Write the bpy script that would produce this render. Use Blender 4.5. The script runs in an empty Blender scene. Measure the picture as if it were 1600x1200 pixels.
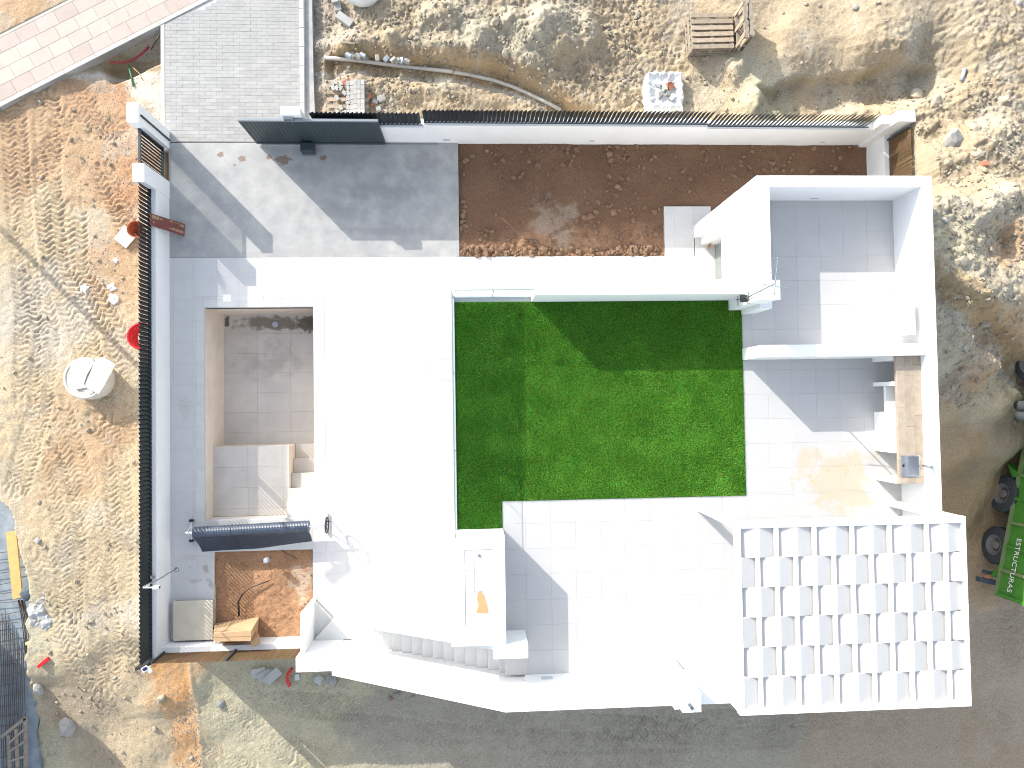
import bpy, math, random
import numpy as np
from mathutils import Matrix, Vector
random.seed(7)
rng = np.random.default_rng(11)
C = bpy.context.scene.collection
S = bpy.context.scene

# ------------------------------------------------------------------ camera, sky, sun, exposure
CM = np.array([[0.99832647, 0.01437198, -0.05601525], [-0.01586261, 0.99952934, -0.02625805], [0.0556115, 0.02710266, 0.99808457]])
CF, CH = 1095.5258, 20.2171
cam = bpy.data.objects.new('camera', bpy.data.cameras.new('camera')); C.objects.link(cam)
mw = Matrix.Identity(4)
for i in range(3):
    for j in range(3): mw[i][j] = CM[i][j]
mw[2][3] = CH
cam.matrix_world = mw
cam.data.sensor_width = 36; cam.data.lens = CF / 1600 * 36
cam.data.clip_start = .1; cam.data.clip_end = 2000
S.camera = cam
SX, SY = 1.53, 1.60                     # ground shift of a shadow per metre of height
SUN_EL = math.atan(1 / math.hypot(SX, SY))
w = bpy.data.worlds.new('World'); S.world = w; w.use_nodes = True
nt = w.node_tree; nt.nodes.clear()
sky = nt.nodes.new('ShaderNodeTexSky'); sky.sky_type = 'NISHITA'; sky.sun_disc = False
sky.sun_elevation = SUN_EL; sky.sun_rotation = math.atan2(-SX, SY); sky.dust_density = 1.2; sky.ozone_density = .5; sky.air_density = 1.0
bg = nt.nodes.new('ShaderNodeBackground'); bg.inputs[1].default_value = 0.15
out = nt.nodes.new('ShaderNodeOutputWorld')
hsv = nt.nodes.new('ShaderNodeHueSaturation'); hsv.inputs['Saturation'].default_value = .55
nt.links.new(sky.outputs[0], hsv.inputs['Color']); nt.links.new(hsv.outputs[0], bg.inputs[0]); nt.links.new(bg.outputs[0], out.inputs[0])
sl = bpy.data.lights.new('sun', 'SUN'); sl.energy = 2.35; sl.angle = math.radians(.25); sl.color = (1, .95, .87)
so = bpy.data.objects.new('sun', sl); C.objects.link(so)
so.rotation_euler = Vector((SX, -SY, -1)).to_track_quat('-Z', 'Y').to_euler(); so.location = (-15, 15, 12)
S.view_settings.view_transform = 'Standard'; S.view_settings.look = 'None'
S.view_settings.gamma = 1; S.view_settings.use_curve_mapping = False
S.view_settings.exposure = 1.64

S.cycles.pixel_filter_type = 'BLACKMAN_HARRIS'; S.cycles.filter_width = 1.05

def at(px, py, z=0.0):
    d = CM @ np.array([(px - 800) / CF, -(py - 600) / CF, -1.0]); t = (z - CH) / d[2]
    return float(d[0] * t), float(d[1] * t)

# ------------------------------------------------------------------ materials
def mat(name, col, rough=.75, noise=0, scale=8., bump=0, bscale=40., metal=0, rnd=0, col2=None, spec=.4):
    m = bpy.data.materials.new(name); m.use_nodes = True
    t = m.node_tree; b = t.nodes['Principled BSDF']
    b.inputs['Base Color'].default_value = (*col, 1); b.inputs['Roughness'].default_value = rough
    b.inputs['Metallic'].default_value = metal; b.inputs['Specular IOR Level'].default_value = spec
    N, L = t.nodes.new, t.links.new
    geo = N('ShaderNodeNewGeometry'); cur = None
    if noise or col2:
        n = N('ShaderNodeTexNoise'); n.inputs['Scale'].default_value = scale; n.inputs['Detail'].default_value = 6; n.inputs['Roughness'].default_value = .62
        L(geo.outputs['Position'], n.inputs['Vector'])
        r = N('ShaderNodeValToRGB'); r.color_ramp.elements[0].position = .3; r.color_ramp.elements[1].position = .7
        c2 = col2 or tuple(c * (1 - noise) for c in col)
        r.color_ramp.elements[0].color = (*c2, 1); r.color_ramp.elements[1].color = (*col, 1)
        L(n.outputs['Fac'], r.inputs[0]); cur = r.outputs[0]
    if rnd:
        oi = N('ShaderNodeObjectInfo'); mr = N('ShaderNodeMapRange'); mr.inputs[3].default_value = 1 - rnd; mr.inputs[4].default_value = 1 + rnd * .4
        L(oi.outputs['Random'], mr.inputs[0])
        hs = N('ShaderNodeMix'); hs.data_type = 'RGBA'; hs.blend_type = 'MULTIPLY'; hs.inputs[0].default_value = 1
        if cur: L(cur, hs.inputs[6])
        else: hs.inputs[6].default_value = (*col, 1)
        L(mr.outputs[0], hs.inputs[7]); cur = hs.outputs[2]
    if cur: L(cur, b.inputs['Base Color'])
    if bump:
        n2 = N('ShaderNodeTexNoise'); n2.inputs['Scale'].default_value = bscale; n2.inputs['Detail'].default_value = 4
        L(geo.outputs['Position'], n2.inputs['Vector'])
        bp = N('ShaderNodeBump'); bp.inputs['Strength'].default_value = .6; bp.inputs['Distance'].default_value = bump
        L(n2.outputs['Fac'], bp.inputs['Height']); L(bp.outputs[0], b.inputs['Normal'])
    m['_cur'] = 0
    return m

def add_stain(m, cx, cy, rx, ry, col, amt=1., nscale=3., rot=0, thr=.5, soft=.04, spots=0, m_=1.6):
    """a stain of its own colour inside a noisy ellipse at a real place on the surface"""
    t = m.node_tree; b = t.nodes['Principled BSDF']; N, L = t.nodes.new, t.links.new
    geo = N('ShaderNodeNewGeometry'); mp = N('ShaderNodeMapping'); mp.vector_type = 'TEXTURE'
    mp.inputs['Location'].default_value = (cx, cy, 0); mp.inputs['Rotation'].default_value = (0, 0, rot); mp.inputs['Scale'].default_value = (rx, ry, 1e4)
    L(geo.outputs['Position'], mp.inputs['Vector'])
    ln = N('ShaderNodeVectorMath'); ln.operation = 'LENGTH'; L(mp.outputs[0], ln.inputs[0])
    n = N('ShaderNodeTexNoise'); n.inputs['Scale'].default_value = nscale; n.inputs['Detail'].default_value = 5; n.inputs['Roughness'].default_value = .6
    L(geo.outputs['Position'], n.inputs['Vector'])
    a = N('ShaderNodeMath'); a.operation = 'MULTIPLY_ADD'; L(n.outputs['Fac'], a.inputs[0]); a.inputs[1].default_value = m_
    s = N('ShaderNodeMath'); s.operation = 'MULTIPLY'; L(ln.outputs['Value'], s.inputs[0]); s.inputs[1].default_value = -1
    L(s.outputs[0], a.inputs[2])
    v = a.outputs[0]
    if spots:
        vo = N('ShaderNodeTexVoronoi'); vo.inputs['Scale'].default_value = spots; L(geo.outputs['Position'], vo.inputs['Vector'])
        sp = N('ShaderNodeMath'); sp.operation = 'MULTIPLY_ADD'; L(vo.outputs['Distance'], sp.inputs[0]); sp.inputs[1].default_value = -1.1; L(v, sp.inputs[2]); v = sp.outputs[0]
    mr = N('ShaderNodeMapRange'); mr.inputs[1].default_value = thr - 1.6 + m_ * .5; mr.inputs[2].default_value = thr - 1.6 + m_ * .5 + soft; mr.inputs[4].default_value = amt
    L(v, mr.inputs[0])
    mx = N('ShaderNodeMix'); mx.data_type = 'RGBA'; mx.inputs[7].default_value = (*col, 1)
    L(mr.outputs[0], mx.inputs[0])
    lk = b.inputs['Base Color'].links
    if lk: L(lk[0].from_socket, mx.inputs[6])
    else: mx.inputs[6].default_value = b.inputs['Base Color'].default_value
    L(mx.outputs[2], b.inputs['Base Color'])

M = {}
M['paint'] = mat('white_render', (.75, .755, .75), .9, noise=.05, scale=1.3, bump=.002, bscale=90)
M['tile'] = mat('deck_porcelain', (.54, .533, .522), .42, noise=.07, scale=2.3, rnd=.03)
M['coping'] = mat('coping_porcelain', (.575, .565, .55), .5, noise=.12, scale=3, rnd=.05)
M['ttile'] = mat('terrace_porcelain', (.472, .466, .457), .38, noise=.05, scale=2.0, rnd=.02)
M['grout'] = mat('grout', (.47, .46, .445), .95)
M['concrete'] = mat('power_floated_concrete', (.40, .395, .375), .7, col2=(.275, .28, .28), scale=1.9, bump=.003, bscale=14)
M['rawconc'] = mat('raw_concrete', (.42, .415, .39), .9, col2=(.30, .30, .29), scale=4, bump=.006, bscale=25)
M['paver'] = mat('paver_concrete', (.37, .365, .35), .85, noise=.14, scale=3, rnd=.12, bump=.002, bscale=60)
M['walk_c'] = mat('walk_tile_cream', (.47, .405, .345), .8, noise=.12, scale=3, rnd=.08)
M['walk_p'] = mat('walk_tile_pink', (.44, .365, .32), .8, noise=.12, scale=3, rnd=.08)
M['step'] = mat('stair_tile', (.62, .62, .61), .6, noise=.06, scale=4)
M['kerb'] = mat('kerb_concrete', (.55, .52, .46), .85, noise=.2, scale=6)
M['anth'] = mat('anthracite_metal', (.012, .017, .020), .45, rnd=.25, spec=.5)
M['anth2'] = mat('anthracite_gate', (.033, .048, .055), .4, spec=.5)
M['grail'] = mat('grey_rail', (.24, .27, .29), .4, metal=.3)
M['pool'] = mat('pool_tile', (.59, .55, .49), .55, noise=.16, scale=1.7, rnd=.04)
M['poolw'] = mat('pool_wall_tile', (.74, .64, .54), .55, noise=.14, scale=2.3, rnd=.04)
M['wicker'] = mat('brown_wicker', (.16, .085, .05), .9, col2=(.11, .08, .03), scale=2.5, rnd=.3)
M['wood'] = mat('worktop_oak_tile', (.42, .345, .265), .5, noise=.25, scale=7, rnd=.18)
M['steel'] = mat('stainless_steel', (.55, .56, .57), .28, metal=1)
M['chrome'] = mat('tap_steel', (.35, .38, .42), .3, metal=.8)
M['plasticw'] = mat('white_plastic', (.75, .76, .77), .5)
M['perg'] = mat('pergola_lacquer', (.80, .79, .77), .6)
M['band'] = mat('pergola_fibre_cement', (.51, .50, .485), .7, noise=.05, scale=2, rnd=.05)
M['black'] = mat('black_plastic', (.02, .02, .022), .5)
M['dark'] = mat('dark_gap', (.03, .03, .03), .9)
M['cover'] = mat('pool_cover_vinyl', (.050, .068, .10), .38, noise=.3, scale=7, spec=.6)
M['cover2'] = mat('pool_cover_back', (.04, .055, .08), .5, noise=.3, scale=5)
M['card'] = mat('cardboard', (.45, .30, .17), .9, noise=.1, scale=3)
M['card2'] = mat('cardboard_dark', (.30, .18, .10), .9, noise=.1, scale=3)
M['lid'] = mat('beige_lid', (.60, .55, .44), .7, col2=(.50, .45, .35), scale=3.5)
M['oldwood'] = mat('weathered_wood', (.42, .34, .25), .9, noise=.35, scale=9, rnd=.25, bump=.003, bscale=50)
M['grwood'] = mat('grey_wood', (.30, .26, .21), .9, noise=.3, scale=9, rnd=.2)
M['yboard'] = mat('yellow_formwork', (.55, .38, .12), .7, col2=(.42, .30, .13), scale=6)
M['brick'] = mat('red_brick', (.50, .20, .12), .9, noise=.25, scale=12, rnd=.2)
M['cblock'] = mat('grey_block', (.40, .395, .37), .9, noise=.15, scale=9, rnd=.15)
M['stone'] = mat('pale_stone', (.40, .35, .265), .95, noise=.3, scale=7, rnd=.15)
M['stoneg'] = mat('grey_stone', (.33, .32, .30), .95, noise=.3, scale=7, rnd=.15)
M['clod'] = mat('brown_clod', (.30, .185, .115), .95, noise=.3, scale=12, rnd=.3)
M['clodd'] = mat('damp_clod', (.17, .098, .06), .95, noise=.3, scale=12)
M['bagw'] = mat('white_sack', (.72, .72, .70), .8, noise=.12, scale=5)
M['green_p'] = mat('green_print', (.12, .35, .10), .7)
M['red'] = mat('red_plastic', (.55, .012, .02), .4)
M['maroon'] = mat('maroon_conduit', (.22, .02, .03), .5)
M['dgreen'] = mat('green_conduit', (.03, .14, .06), .5)
M['terra'] = mat('terracotta', (.40, .10, .035), .7, col2=(.22, .05, .02), scale=4)
M['signb'] = mat('brown_board', (.17, .05, .04), .6, noise=.15, scale=10)
M['signt'] = mat('tan_band', (.36, .24, .15), .7, noise=.3, scale=30)
M['rust'] = mat('rusty_rebar', (.10, .075, .055), .8, col2=(.05, .045, .045), scale=5)
M['pvc'] = mat('grey_pvc', (.33, .37, .41), .5)
M['blueg'] = mat('blue_grey_concrete', (.27, .31, .34), .8, col2=(.15, .18, .21), scale=3, bump=.004, bscale=20)  # blue-grey concrete, mottled with a darker tone
M['film'] = mat('clear_film', (.42, .43, .42), .35, noise=.3, scale=9)
M['tgreen'] = mat('truck_green', (.07, .26, .035), .45, noise=.25, scale=5, spec=.5)
M['tgreen2'] = mat('truck_green_worn', (.13, .27, .07), .7, col2=(.22, .20, .13), scale=7)
M['tyre'] = mat('tyre_rubber', (.050, .058, .062), .85, noise=.3, scale=14)
M['rim'] = mat('dusty_rim', (.20, .19, .18), .7, noise=.3, scale=12)
M['chas'] = mat('truck_chassis', (.07, .09, .11), .7, noise=.3, scale=8)
M['white'] = mat('white_letter', (.75, .77, .75), .6)
M['lens'] = mat('solar_cell', (.03, .03, .08), .2)
M['lampgrey'] = mat('grey_fixture', (.42, .46, .50), .5)
M['doorg'] = mat('grey_door', (.21, .235, .23), .5, noise=.04, scale=1)
M['rstain'] = mat('dried_clay', (.50, .30, .14), .9, noise=.1, scale=4)
# dried puddle on the terrace, pool silt, driveway marks
add_stain(M['ttile'], *at(1312, 752, 3.45), 1.15, .95, (.47, .375, .225), .55, 1.8, thr=.72, soft=.30, m_=2.6)
add_stain(M['ttile'], *at(1290, 735, 3.45), 1.5, 1.3, (.46, .37, .23), .55, 1.6, thr=1.02, soft=.06, spots=7, m_=2.6)
add_stain(M['tile'], *at(560, 925), .9, .5, (.56, .47, .37), .35, 2.0, thr=.9, soft=.3)
px, py = at(420, 505, -1.55)
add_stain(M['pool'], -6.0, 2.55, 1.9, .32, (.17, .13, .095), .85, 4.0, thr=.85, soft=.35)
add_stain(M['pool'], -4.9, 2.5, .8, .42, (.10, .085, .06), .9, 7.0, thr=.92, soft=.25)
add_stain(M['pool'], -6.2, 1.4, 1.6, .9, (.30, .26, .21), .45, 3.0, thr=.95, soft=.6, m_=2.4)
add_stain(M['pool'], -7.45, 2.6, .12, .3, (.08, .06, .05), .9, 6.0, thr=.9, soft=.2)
add_stain(M['pool'], -4.55, .5, .30, 1.7, (.30, .20, .12), .7, 4.0, thr=.9, soft=.35)
for (a, b, r) in ((345, 242, .10), (378, 248, .12), (367, 258, .04), (442, 250, .22), (484, 232, .12), (505, 246, .10), (420, 246, .09)):
    add_stain(M['concrete'], *at(a, b), r * 1.3, r, (.20, .13, .09), .85, 9., thr=.82, soft=.12)
for (a, b, rx_, ry_, c_) in ((610, 300, 1.6, .5, .20), (520, 330, 1.2, .4, .21), (660, 250, 1.0, .4, .22), (330, 330, .9, .6, .24), (470, 265, 1.2, .25, .24), (600, 360, 1.8, .2, .23)):
    add_stain(M['concrete'], *at(a, b), rx_, ry_, (c_, c_, c_ * 1.0), .45, 2.6, thr=.8, soft=.5, m_=2.4)
for (a, b, rx_, ry_, k_) in ((322, 888, .12, .25, .7), (328, 912, .15, .2, .6), (306, 908, .25, .12, .4), (297, 887, .05, .05, .6), (300, 870, .4, .2, .25), (290, 640, .25, .5, .2), (285, 980, .4, .2, .3)):
    add_stain(M['tile'], *at(a, b), rx_, ry_, (.32, .25, .19), k_, 7., thr=.85, soft=.4, m_=2.4)
add_stain(M['concrete'], *at(500, 395), 4.2, .10, (.33, .32, .30), .6, 4., thr=.8, soft=.4)
for (a, b, r) in ((155, 30, 1), (395, 2, .5), (455, 55, .5)):
    add_stain(M['paver'], *at(a, b), r, .3, (.36, .355, .33), .6, 2.5, thr=.8, soft=.3, rot=-.7)

def glass_mat():
    m = bpy.data.materials.new('clear_glass'); m.use_nodes = True; t = m.node_tree; t.nodes.clear()
    N, L = t.nodes.new, t.links.new
    tr = N('ShaderNodeBsdfTransparent'); tr.inputs[0].default_value = (.96, .98, .965, 1)
    gl = N('ShaderNodeBsdfGlossy'); gl.inputs['Roughness'].default_value = .02
    fr = N('ShaderNodeLayerWeight'); fr.inputs[0].default_value = .08; mx = N('ShaderNodeMixShader'); o = N('ShaderNodeOutputMaterial')
    L(fr.outputs['Fresnel'] if False else fr.outputs['Facing'], mx.inputs[0]); L(tr.outputs[0], mx.inputs[1]); L(gl.outputs[0], mx.inputs[2]); L(mx.outputs[0], o.inputs[0])
    return m
M['glass'] = glass_mat()
M['gedge'] = mat('glass_edge', (.16, .22, .21), .3)

def vcol_mat(name, rough=.95, nscale=26., namt=.38, bump=.030, bscale=17.):
    m = bpy.data.materials.new(name); m.use_nodes = True; t = m.node_tree; b = t.nodes['Principled BSDF']
    N, L = t.nodes.new, t.links.new
    at_ = N('ShaderNodeVertexColor'); at_.layer_name = 'soil'
    geo = N('ShaderNodeNewGeometry')
    n = N('ShaderNodeTexNoise'); n.inputs['Scale'].default_value = nscale; n.inputs['Detail'].default_value = 8; n.inputs['Roughness'].default_value = .7
    L(geo.outputs['Position'], n.inputs['Vector'])
    mr = N('ShaderNodeMapRange'); mr.inputs[1].default_value = .3; mr.inputs[2].default_value = .7; mr.inputs[3].default_value = 1 - namt; mr.inputs[4].default_value = 1 + namt * .6
    L(n.outputs['Fac'], mr.inputs[0])
    mx = N('ShaderNodeMix'); mx.data_type = 'RGBA'; mx.blend_type = 'MULTIPLY'; mx.inputs[0].default_value = 1
    L(at_.outputs[0], mx.inputs[6]); L(mr.outputs[0], mx.inputs[7])
    n3 = N('ShaderNodeTexNoise'); n3.inputs['Scale'].default_value = 95; n3.inputs['Detail'].default_value = 3; n3.inputs['Roughness'].default_value = .8; L(geo.outputs['Position'], n3.inputs['Vector'])
    m3 = N('ShaderNodeMapRange'); m3.inputs[1].default_value = .32; m3.inputs[2].default_value = .68; m3.inputs[3].default_value = .66; m3.inputs[4].default_value = 1.36; L(n3.outputs['Fac'], m3.inputs[0])
    mx3 = N('ShaderNodeMix'); mx3.data_type = 'RGBA'; mx3.blend_type = 'MULTIPLY'; mx3.inputs[0].default_value = 1; L(mx.outputs[2], mx3.inputs[6]); L(m3.outputs[0], mx3.inputs[7])
    L(mx3.outputs[2], b.inputs['Base Color'])
    b.inputs['Roughness'].default_value = rough; b.inputs['Specular IOR Level'].default_value = .15
    n2 = N('ShaderNodeTexNoise'); n2.inputs['Scale'].default_value = bscale; n2.inputs['Detail'].default_value = 8; n2.inputs['Roughness'].default_value = .72
    L(geo.outputs['Position'], n2.inputs['Vector'])
    bp = N('ShaderNodeBump'); bp.inputs['Distance'].default_value = bump; bp.inputs['Strength'].default_value = 1
    L(n2.outputs['Fac'], bp.inputs['Height']); L(bp.outputs[0], b.inputs['Normal'])
    return m
M['soil'] = vcol_mat('bare_earth')
M['road'] = M['soil']

# ------------------------------------------------------------------ mesh helpers
class MB:
    def __init__(s): s.v = []; s.f = []
    def add(s, vs, fs):
        n = len(s.v); s.v += [tuple(map(float, v)) for v in vs]; s.f += [tuple(i + n for i in f) for f in fs]; return s
    def box(s, x0, x1, y0, y1, z0, z1):
        return s.add([(x0, y0, z0), (x1, y0, z0), (x1, y1, z0), (x0, y1, z0), (x0, y0, z1), (x1, y0, z1), (x1, y1, z1), (x0, y1, z1)],
                     [(0, 3, 2, 1), (4, 5, 6, 7), (0, 1, 5, 4), (1, 2, 6, 5), (2, 3, 7, 6), (3, 0, 4, 7)])
    def obox(s, c, sx, sy, sz, rz=0, rx=0, ry=0):
        R = Matrix.Rotation(rz, 3, 'Z') @ Matrix.Rotation(ry, 3, 'Y') @ Matrix.Rotation(rx, 3, 'X')
        vs = [R @ Vector((a * sx / 2, b * sy / 2, d * sz / 2)) + Vector(c) for d in (-1, 1) for a, b in ((-1, -1), (1, -1), (1, 1), (-1, 1))]
        return s.add(vs, [(0, 3, 2, 1), (4, 5, 6, 7), (0, 1, 5, 4), (1, 2, 6, 5), (2, 3, 7, 6), (3, 0, 4, 7)])
    def tilebox(s, x0, x1, y0, y1, z0, z1, b=.004):
        """box with an eased top arris"""
        vs = [(x0, y0, z0), (x1, y0, z0), (x1, y1, z0), (x0, y1, z0), (x0, y0, z1 - b), (x1, y0, z1 - b), (x1, y1, z1 - b), (x0, y1, z1 - b),
              (x0 + b, y0 + b, z1), (x1 - b, y0 + b, z1), (x1 - b, y1 - b, z1), (x0 + b, y1 - b, z1)]
        return s.add(vs, [(0, 1, 5, 4), (1, 2, 6, 5), (2, 3, 7, 6), (3, 0, 4, 7), (4, 5, 9, 8), (5, 6, 10, 9), (6, 7, 11, 10), (7, 4, 8, 11), (8, 9, 10, 11)])
    def prism(s, poly, z0, z1):
        n = len(poly); z0 = z0 if hasattr(z0, '__len__') else [z0] * n; z1 = z1 if hasattr(z1, '__len__') else [z1] * n
        vs = [(p[0], p[1], z) for p, z in zip(poly, z0)] + [(p[0], p[1], z) for p, z in zip(poly, z1)]
        return s.add(vs, [tuple(range(n))[::-1], tuple(range(n, 2 * n))] + [(i, (i + 1) % n, n + (i + 1) % n, n + i) for i in range(n)])
    def prism_y(s, poly, y0, y1):
        n = len(poly); vs = [(p[0], y0, p[1]) for p in poly] + [(p[0], y1, p[1]) for p in poly]
        return s.add(vs, [tuple(range(n)), tuple(range(n, 2 * n))[::-1]] + [((i + 1) % n, i, n + i, n + (i + 1) % n) for i in range(n)])
    def tube(s, pts, r, n=8, cap=True, rs=None):
        pts = [Vector(p) for p in pts]; rings = []
        for i, p in enumerate(pts):
            d = (pts[min(i + 1, len(pts) - 1)] - pts[max(i - 1, 0)]).normalized()
            a = d.orthogonal().normalized() if abs(d.z) > .95 else d.cross(Vector((0, 0, 1))).normalized()
            b = d.cross(a); rr = rs[i] if rs else r
            rings.append([p + (a * math.cos(t) + b * math.sin(t)) * rr for t in [2 * math.pi * k / n for k in range(n)]])
        vs = [v for rg in rings for v in rg]
        fs = [(i * n + k, i * n + (k + 1) % n, (i + 1) * n + (k + 1) % n, (i + 1) * n + k) for i in range(len(pts) - 1) for k in range(n)]
        if cap: fs += [tuple(range(n))[::-1], tuple(range((len(pts) - 1) * n, len(pts) * n))]
        return s.add(vs, fs)
    def lathe(s, prof, c, axis, n=24):
        """prof: (r, h) along axis from c"""
        ax = Vector(axis).normalized(); a = ax.orthogonal().normalized(); b = ax.cross(a); c = Vector(c)
        vs = [c + ax * h + (a * math.cos(2 * math.pi * k / n) + b * math.sin(2 * math.pi * k / n)) * r for r, h in prof for k in range(n)]
        fs = [(i * n + k, i * n + (k + 1) % n, (i + 1) * n + (k + 1) % n, (i + 1) * n + k) for i in range(len(prof) - 1) for k in range(n)]
        return s.add(vs, fs)
    def torus(s, c, R, r, axis=(0, 0, 1), n=28, k=8):
        ax = Vector(axis).normalized(); a = ax.orthogonal().normalized(); b = ax.cross(a); c = Vector(c); vs = []
        for i in range(n):
            t = 2 * math.pi * i / n; d = a * math.cos(t) + b * math.sin(t)
            for j in range(k):
                q = 2 * math.pi * j / k; vs.append(c + d * (R + r * math.cos(q)) + ax * r * math.sin(q))
        return s.add(vs, [(i * k + j, ((i + 1) % n) * k + j, ((i + 1) % n) * k + (j + 1) % k, i * k + (j + 1) % k) for i in range(n) for j in range(k)])
    def mesh(s, name):
        m = bpy.data.meshes.new(name); m.from_pydata(s.v, [], s.f); m.update(); return m
    def build(s, name, m, parent=None, smooth=False, bevel=0):
        me = s.mesh(name); o = bpy.data.objects.new(name, me); C.objects.link(o); me.materials.append(M[m] if isinstance(m, str) else m)
        if parent: o.parent = parent
        if smooth: me.polygons.foreach_set('use_smooth', [True] * len(me.polygons))
        if bevel:
            bv = o.modifiers.new('edge', 'BEVEL'); bv.width = bevel; bv.segments = 2; bv.limit_method = 'ANGLE'
        return o
def tag(o, label=None, cat=None, group=None, kind=None):
    if label: o['label'] = label
    if cat: o['category'] = cat
    if group: o['group'] = group
    if kind: o['kind'] = kind
    return o
def thing(name, label, cat, loc=(0, 0, 0), group=None):
    o = bpy.data.objects.new(name, None); C.objects.link(o); o.empty_display_size = .2
    return tag(o, label, cat, group)
def inst(mesh, name, parent, loc=(0, 0, 0), rz=0, rx=0, ry=0, scale=None):
    o = bpy.data.objects.new(name, mesh); C.objects.link(o); o.parent = parent; o.location = loc; o.rotation_euler = (rx, ry, rz)
    if scale: o.scale = scale
    return o
def copy_thing(root, label, loc, rz=0, scale=None):
    r = root.copy(); C.objects.link(r); r.location = loc; r.rotation_euler = (0, 0, rz); r['label'] = label
    if scale: r.scale = scale
    for ch in list(root.children):
        c = ch.copy(); C.objects.link(c); c.parent = r
        for g in ch.children:
            d = g.copy(); C.objects.link(d); d.parent = c
    return r

# ------------------------------------------------------------------ height field tools
def vnoise(x, y, cell, seed):
    r = np.random.default_rng(seed); T = r.random((256, 256))
    u, v = x / cell, y / cell; i, j = np.floor(u).astype(int), np.floor(v).astype(int); fu, fv = u - i, v - j
    fu = fu * fu * (3 - 2 * fu); fv = fv * fv * (3 - 2 * fv)
    i &= 255; j &= 255; i1, j1 = (i + 1) & 255, (j + 1) & 255
    return (T[i, j] * (1 - fu) + T[i1, j] * fu) * (1 - fv) + (T[i, j1] * (1 - fu) + T[i1, j1] * fu) * fv - .5
def fbm(x, y, cell, octs, seed, g=.5):
    o = 0; a = 1
    for k in range(octs):
        c, s_ = math.cos(k * 1.3 + seed), math.sin(k * 1.3 + seed)
        o = o + a * vnoise(x * c - y * s_ + 100, x * s_ + y * c + 100, cell / 2 ** k, seed * 13 + k); a *= g
    return o
def ss(a, b, x): t = np.clip((x - a) / (b - a), 0, 1); return t * t * (3 - 2 * t)

# control points: pixel, height, albedo
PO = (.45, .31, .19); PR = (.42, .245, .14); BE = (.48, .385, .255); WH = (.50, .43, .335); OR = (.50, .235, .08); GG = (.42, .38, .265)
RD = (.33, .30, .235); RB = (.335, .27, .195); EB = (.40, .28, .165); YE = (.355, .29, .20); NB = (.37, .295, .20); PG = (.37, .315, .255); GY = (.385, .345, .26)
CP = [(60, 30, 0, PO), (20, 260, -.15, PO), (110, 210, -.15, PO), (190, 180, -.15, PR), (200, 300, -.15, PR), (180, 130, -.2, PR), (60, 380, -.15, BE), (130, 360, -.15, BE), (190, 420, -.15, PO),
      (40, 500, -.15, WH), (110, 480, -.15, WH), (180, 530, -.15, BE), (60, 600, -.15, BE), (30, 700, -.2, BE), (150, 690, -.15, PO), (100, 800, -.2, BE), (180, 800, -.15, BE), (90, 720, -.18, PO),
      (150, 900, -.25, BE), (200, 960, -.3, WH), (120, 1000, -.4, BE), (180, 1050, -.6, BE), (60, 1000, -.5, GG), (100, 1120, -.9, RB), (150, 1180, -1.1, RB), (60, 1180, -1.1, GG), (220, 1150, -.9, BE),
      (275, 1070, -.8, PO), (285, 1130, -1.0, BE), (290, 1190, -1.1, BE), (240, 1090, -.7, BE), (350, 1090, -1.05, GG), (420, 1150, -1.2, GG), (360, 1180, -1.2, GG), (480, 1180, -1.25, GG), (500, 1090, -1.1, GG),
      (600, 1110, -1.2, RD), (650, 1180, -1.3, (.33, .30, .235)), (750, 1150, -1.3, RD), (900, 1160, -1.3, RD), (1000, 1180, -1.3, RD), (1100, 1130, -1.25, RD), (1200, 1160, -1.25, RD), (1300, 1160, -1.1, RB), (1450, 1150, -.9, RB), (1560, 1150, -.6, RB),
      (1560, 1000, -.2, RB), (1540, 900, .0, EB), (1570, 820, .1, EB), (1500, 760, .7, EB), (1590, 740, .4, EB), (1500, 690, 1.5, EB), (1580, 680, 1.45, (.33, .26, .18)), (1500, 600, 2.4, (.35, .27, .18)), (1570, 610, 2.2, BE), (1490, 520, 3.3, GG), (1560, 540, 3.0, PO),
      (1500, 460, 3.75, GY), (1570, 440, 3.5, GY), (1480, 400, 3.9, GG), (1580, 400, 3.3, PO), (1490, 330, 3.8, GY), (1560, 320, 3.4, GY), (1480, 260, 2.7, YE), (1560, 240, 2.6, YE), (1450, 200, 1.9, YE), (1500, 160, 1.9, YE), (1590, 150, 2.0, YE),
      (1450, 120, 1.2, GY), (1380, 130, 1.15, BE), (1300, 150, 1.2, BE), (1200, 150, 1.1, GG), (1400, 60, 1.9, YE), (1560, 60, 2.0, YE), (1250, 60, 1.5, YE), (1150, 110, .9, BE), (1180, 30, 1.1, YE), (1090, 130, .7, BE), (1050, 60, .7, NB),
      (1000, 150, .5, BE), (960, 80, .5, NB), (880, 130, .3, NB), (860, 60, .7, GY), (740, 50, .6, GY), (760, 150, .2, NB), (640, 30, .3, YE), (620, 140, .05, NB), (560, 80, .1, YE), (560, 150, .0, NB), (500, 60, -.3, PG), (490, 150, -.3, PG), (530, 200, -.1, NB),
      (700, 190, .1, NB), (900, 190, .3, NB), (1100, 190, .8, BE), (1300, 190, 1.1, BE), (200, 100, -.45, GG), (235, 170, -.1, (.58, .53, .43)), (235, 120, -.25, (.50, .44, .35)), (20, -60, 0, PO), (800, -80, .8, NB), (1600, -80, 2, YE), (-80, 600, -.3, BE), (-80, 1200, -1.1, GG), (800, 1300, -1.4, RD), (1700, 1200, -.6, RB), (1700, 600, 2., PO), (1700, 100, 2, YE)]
cpx = np.array([[*at(a, b, z), z, *c] for a, b, z, c in CP])
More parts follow.
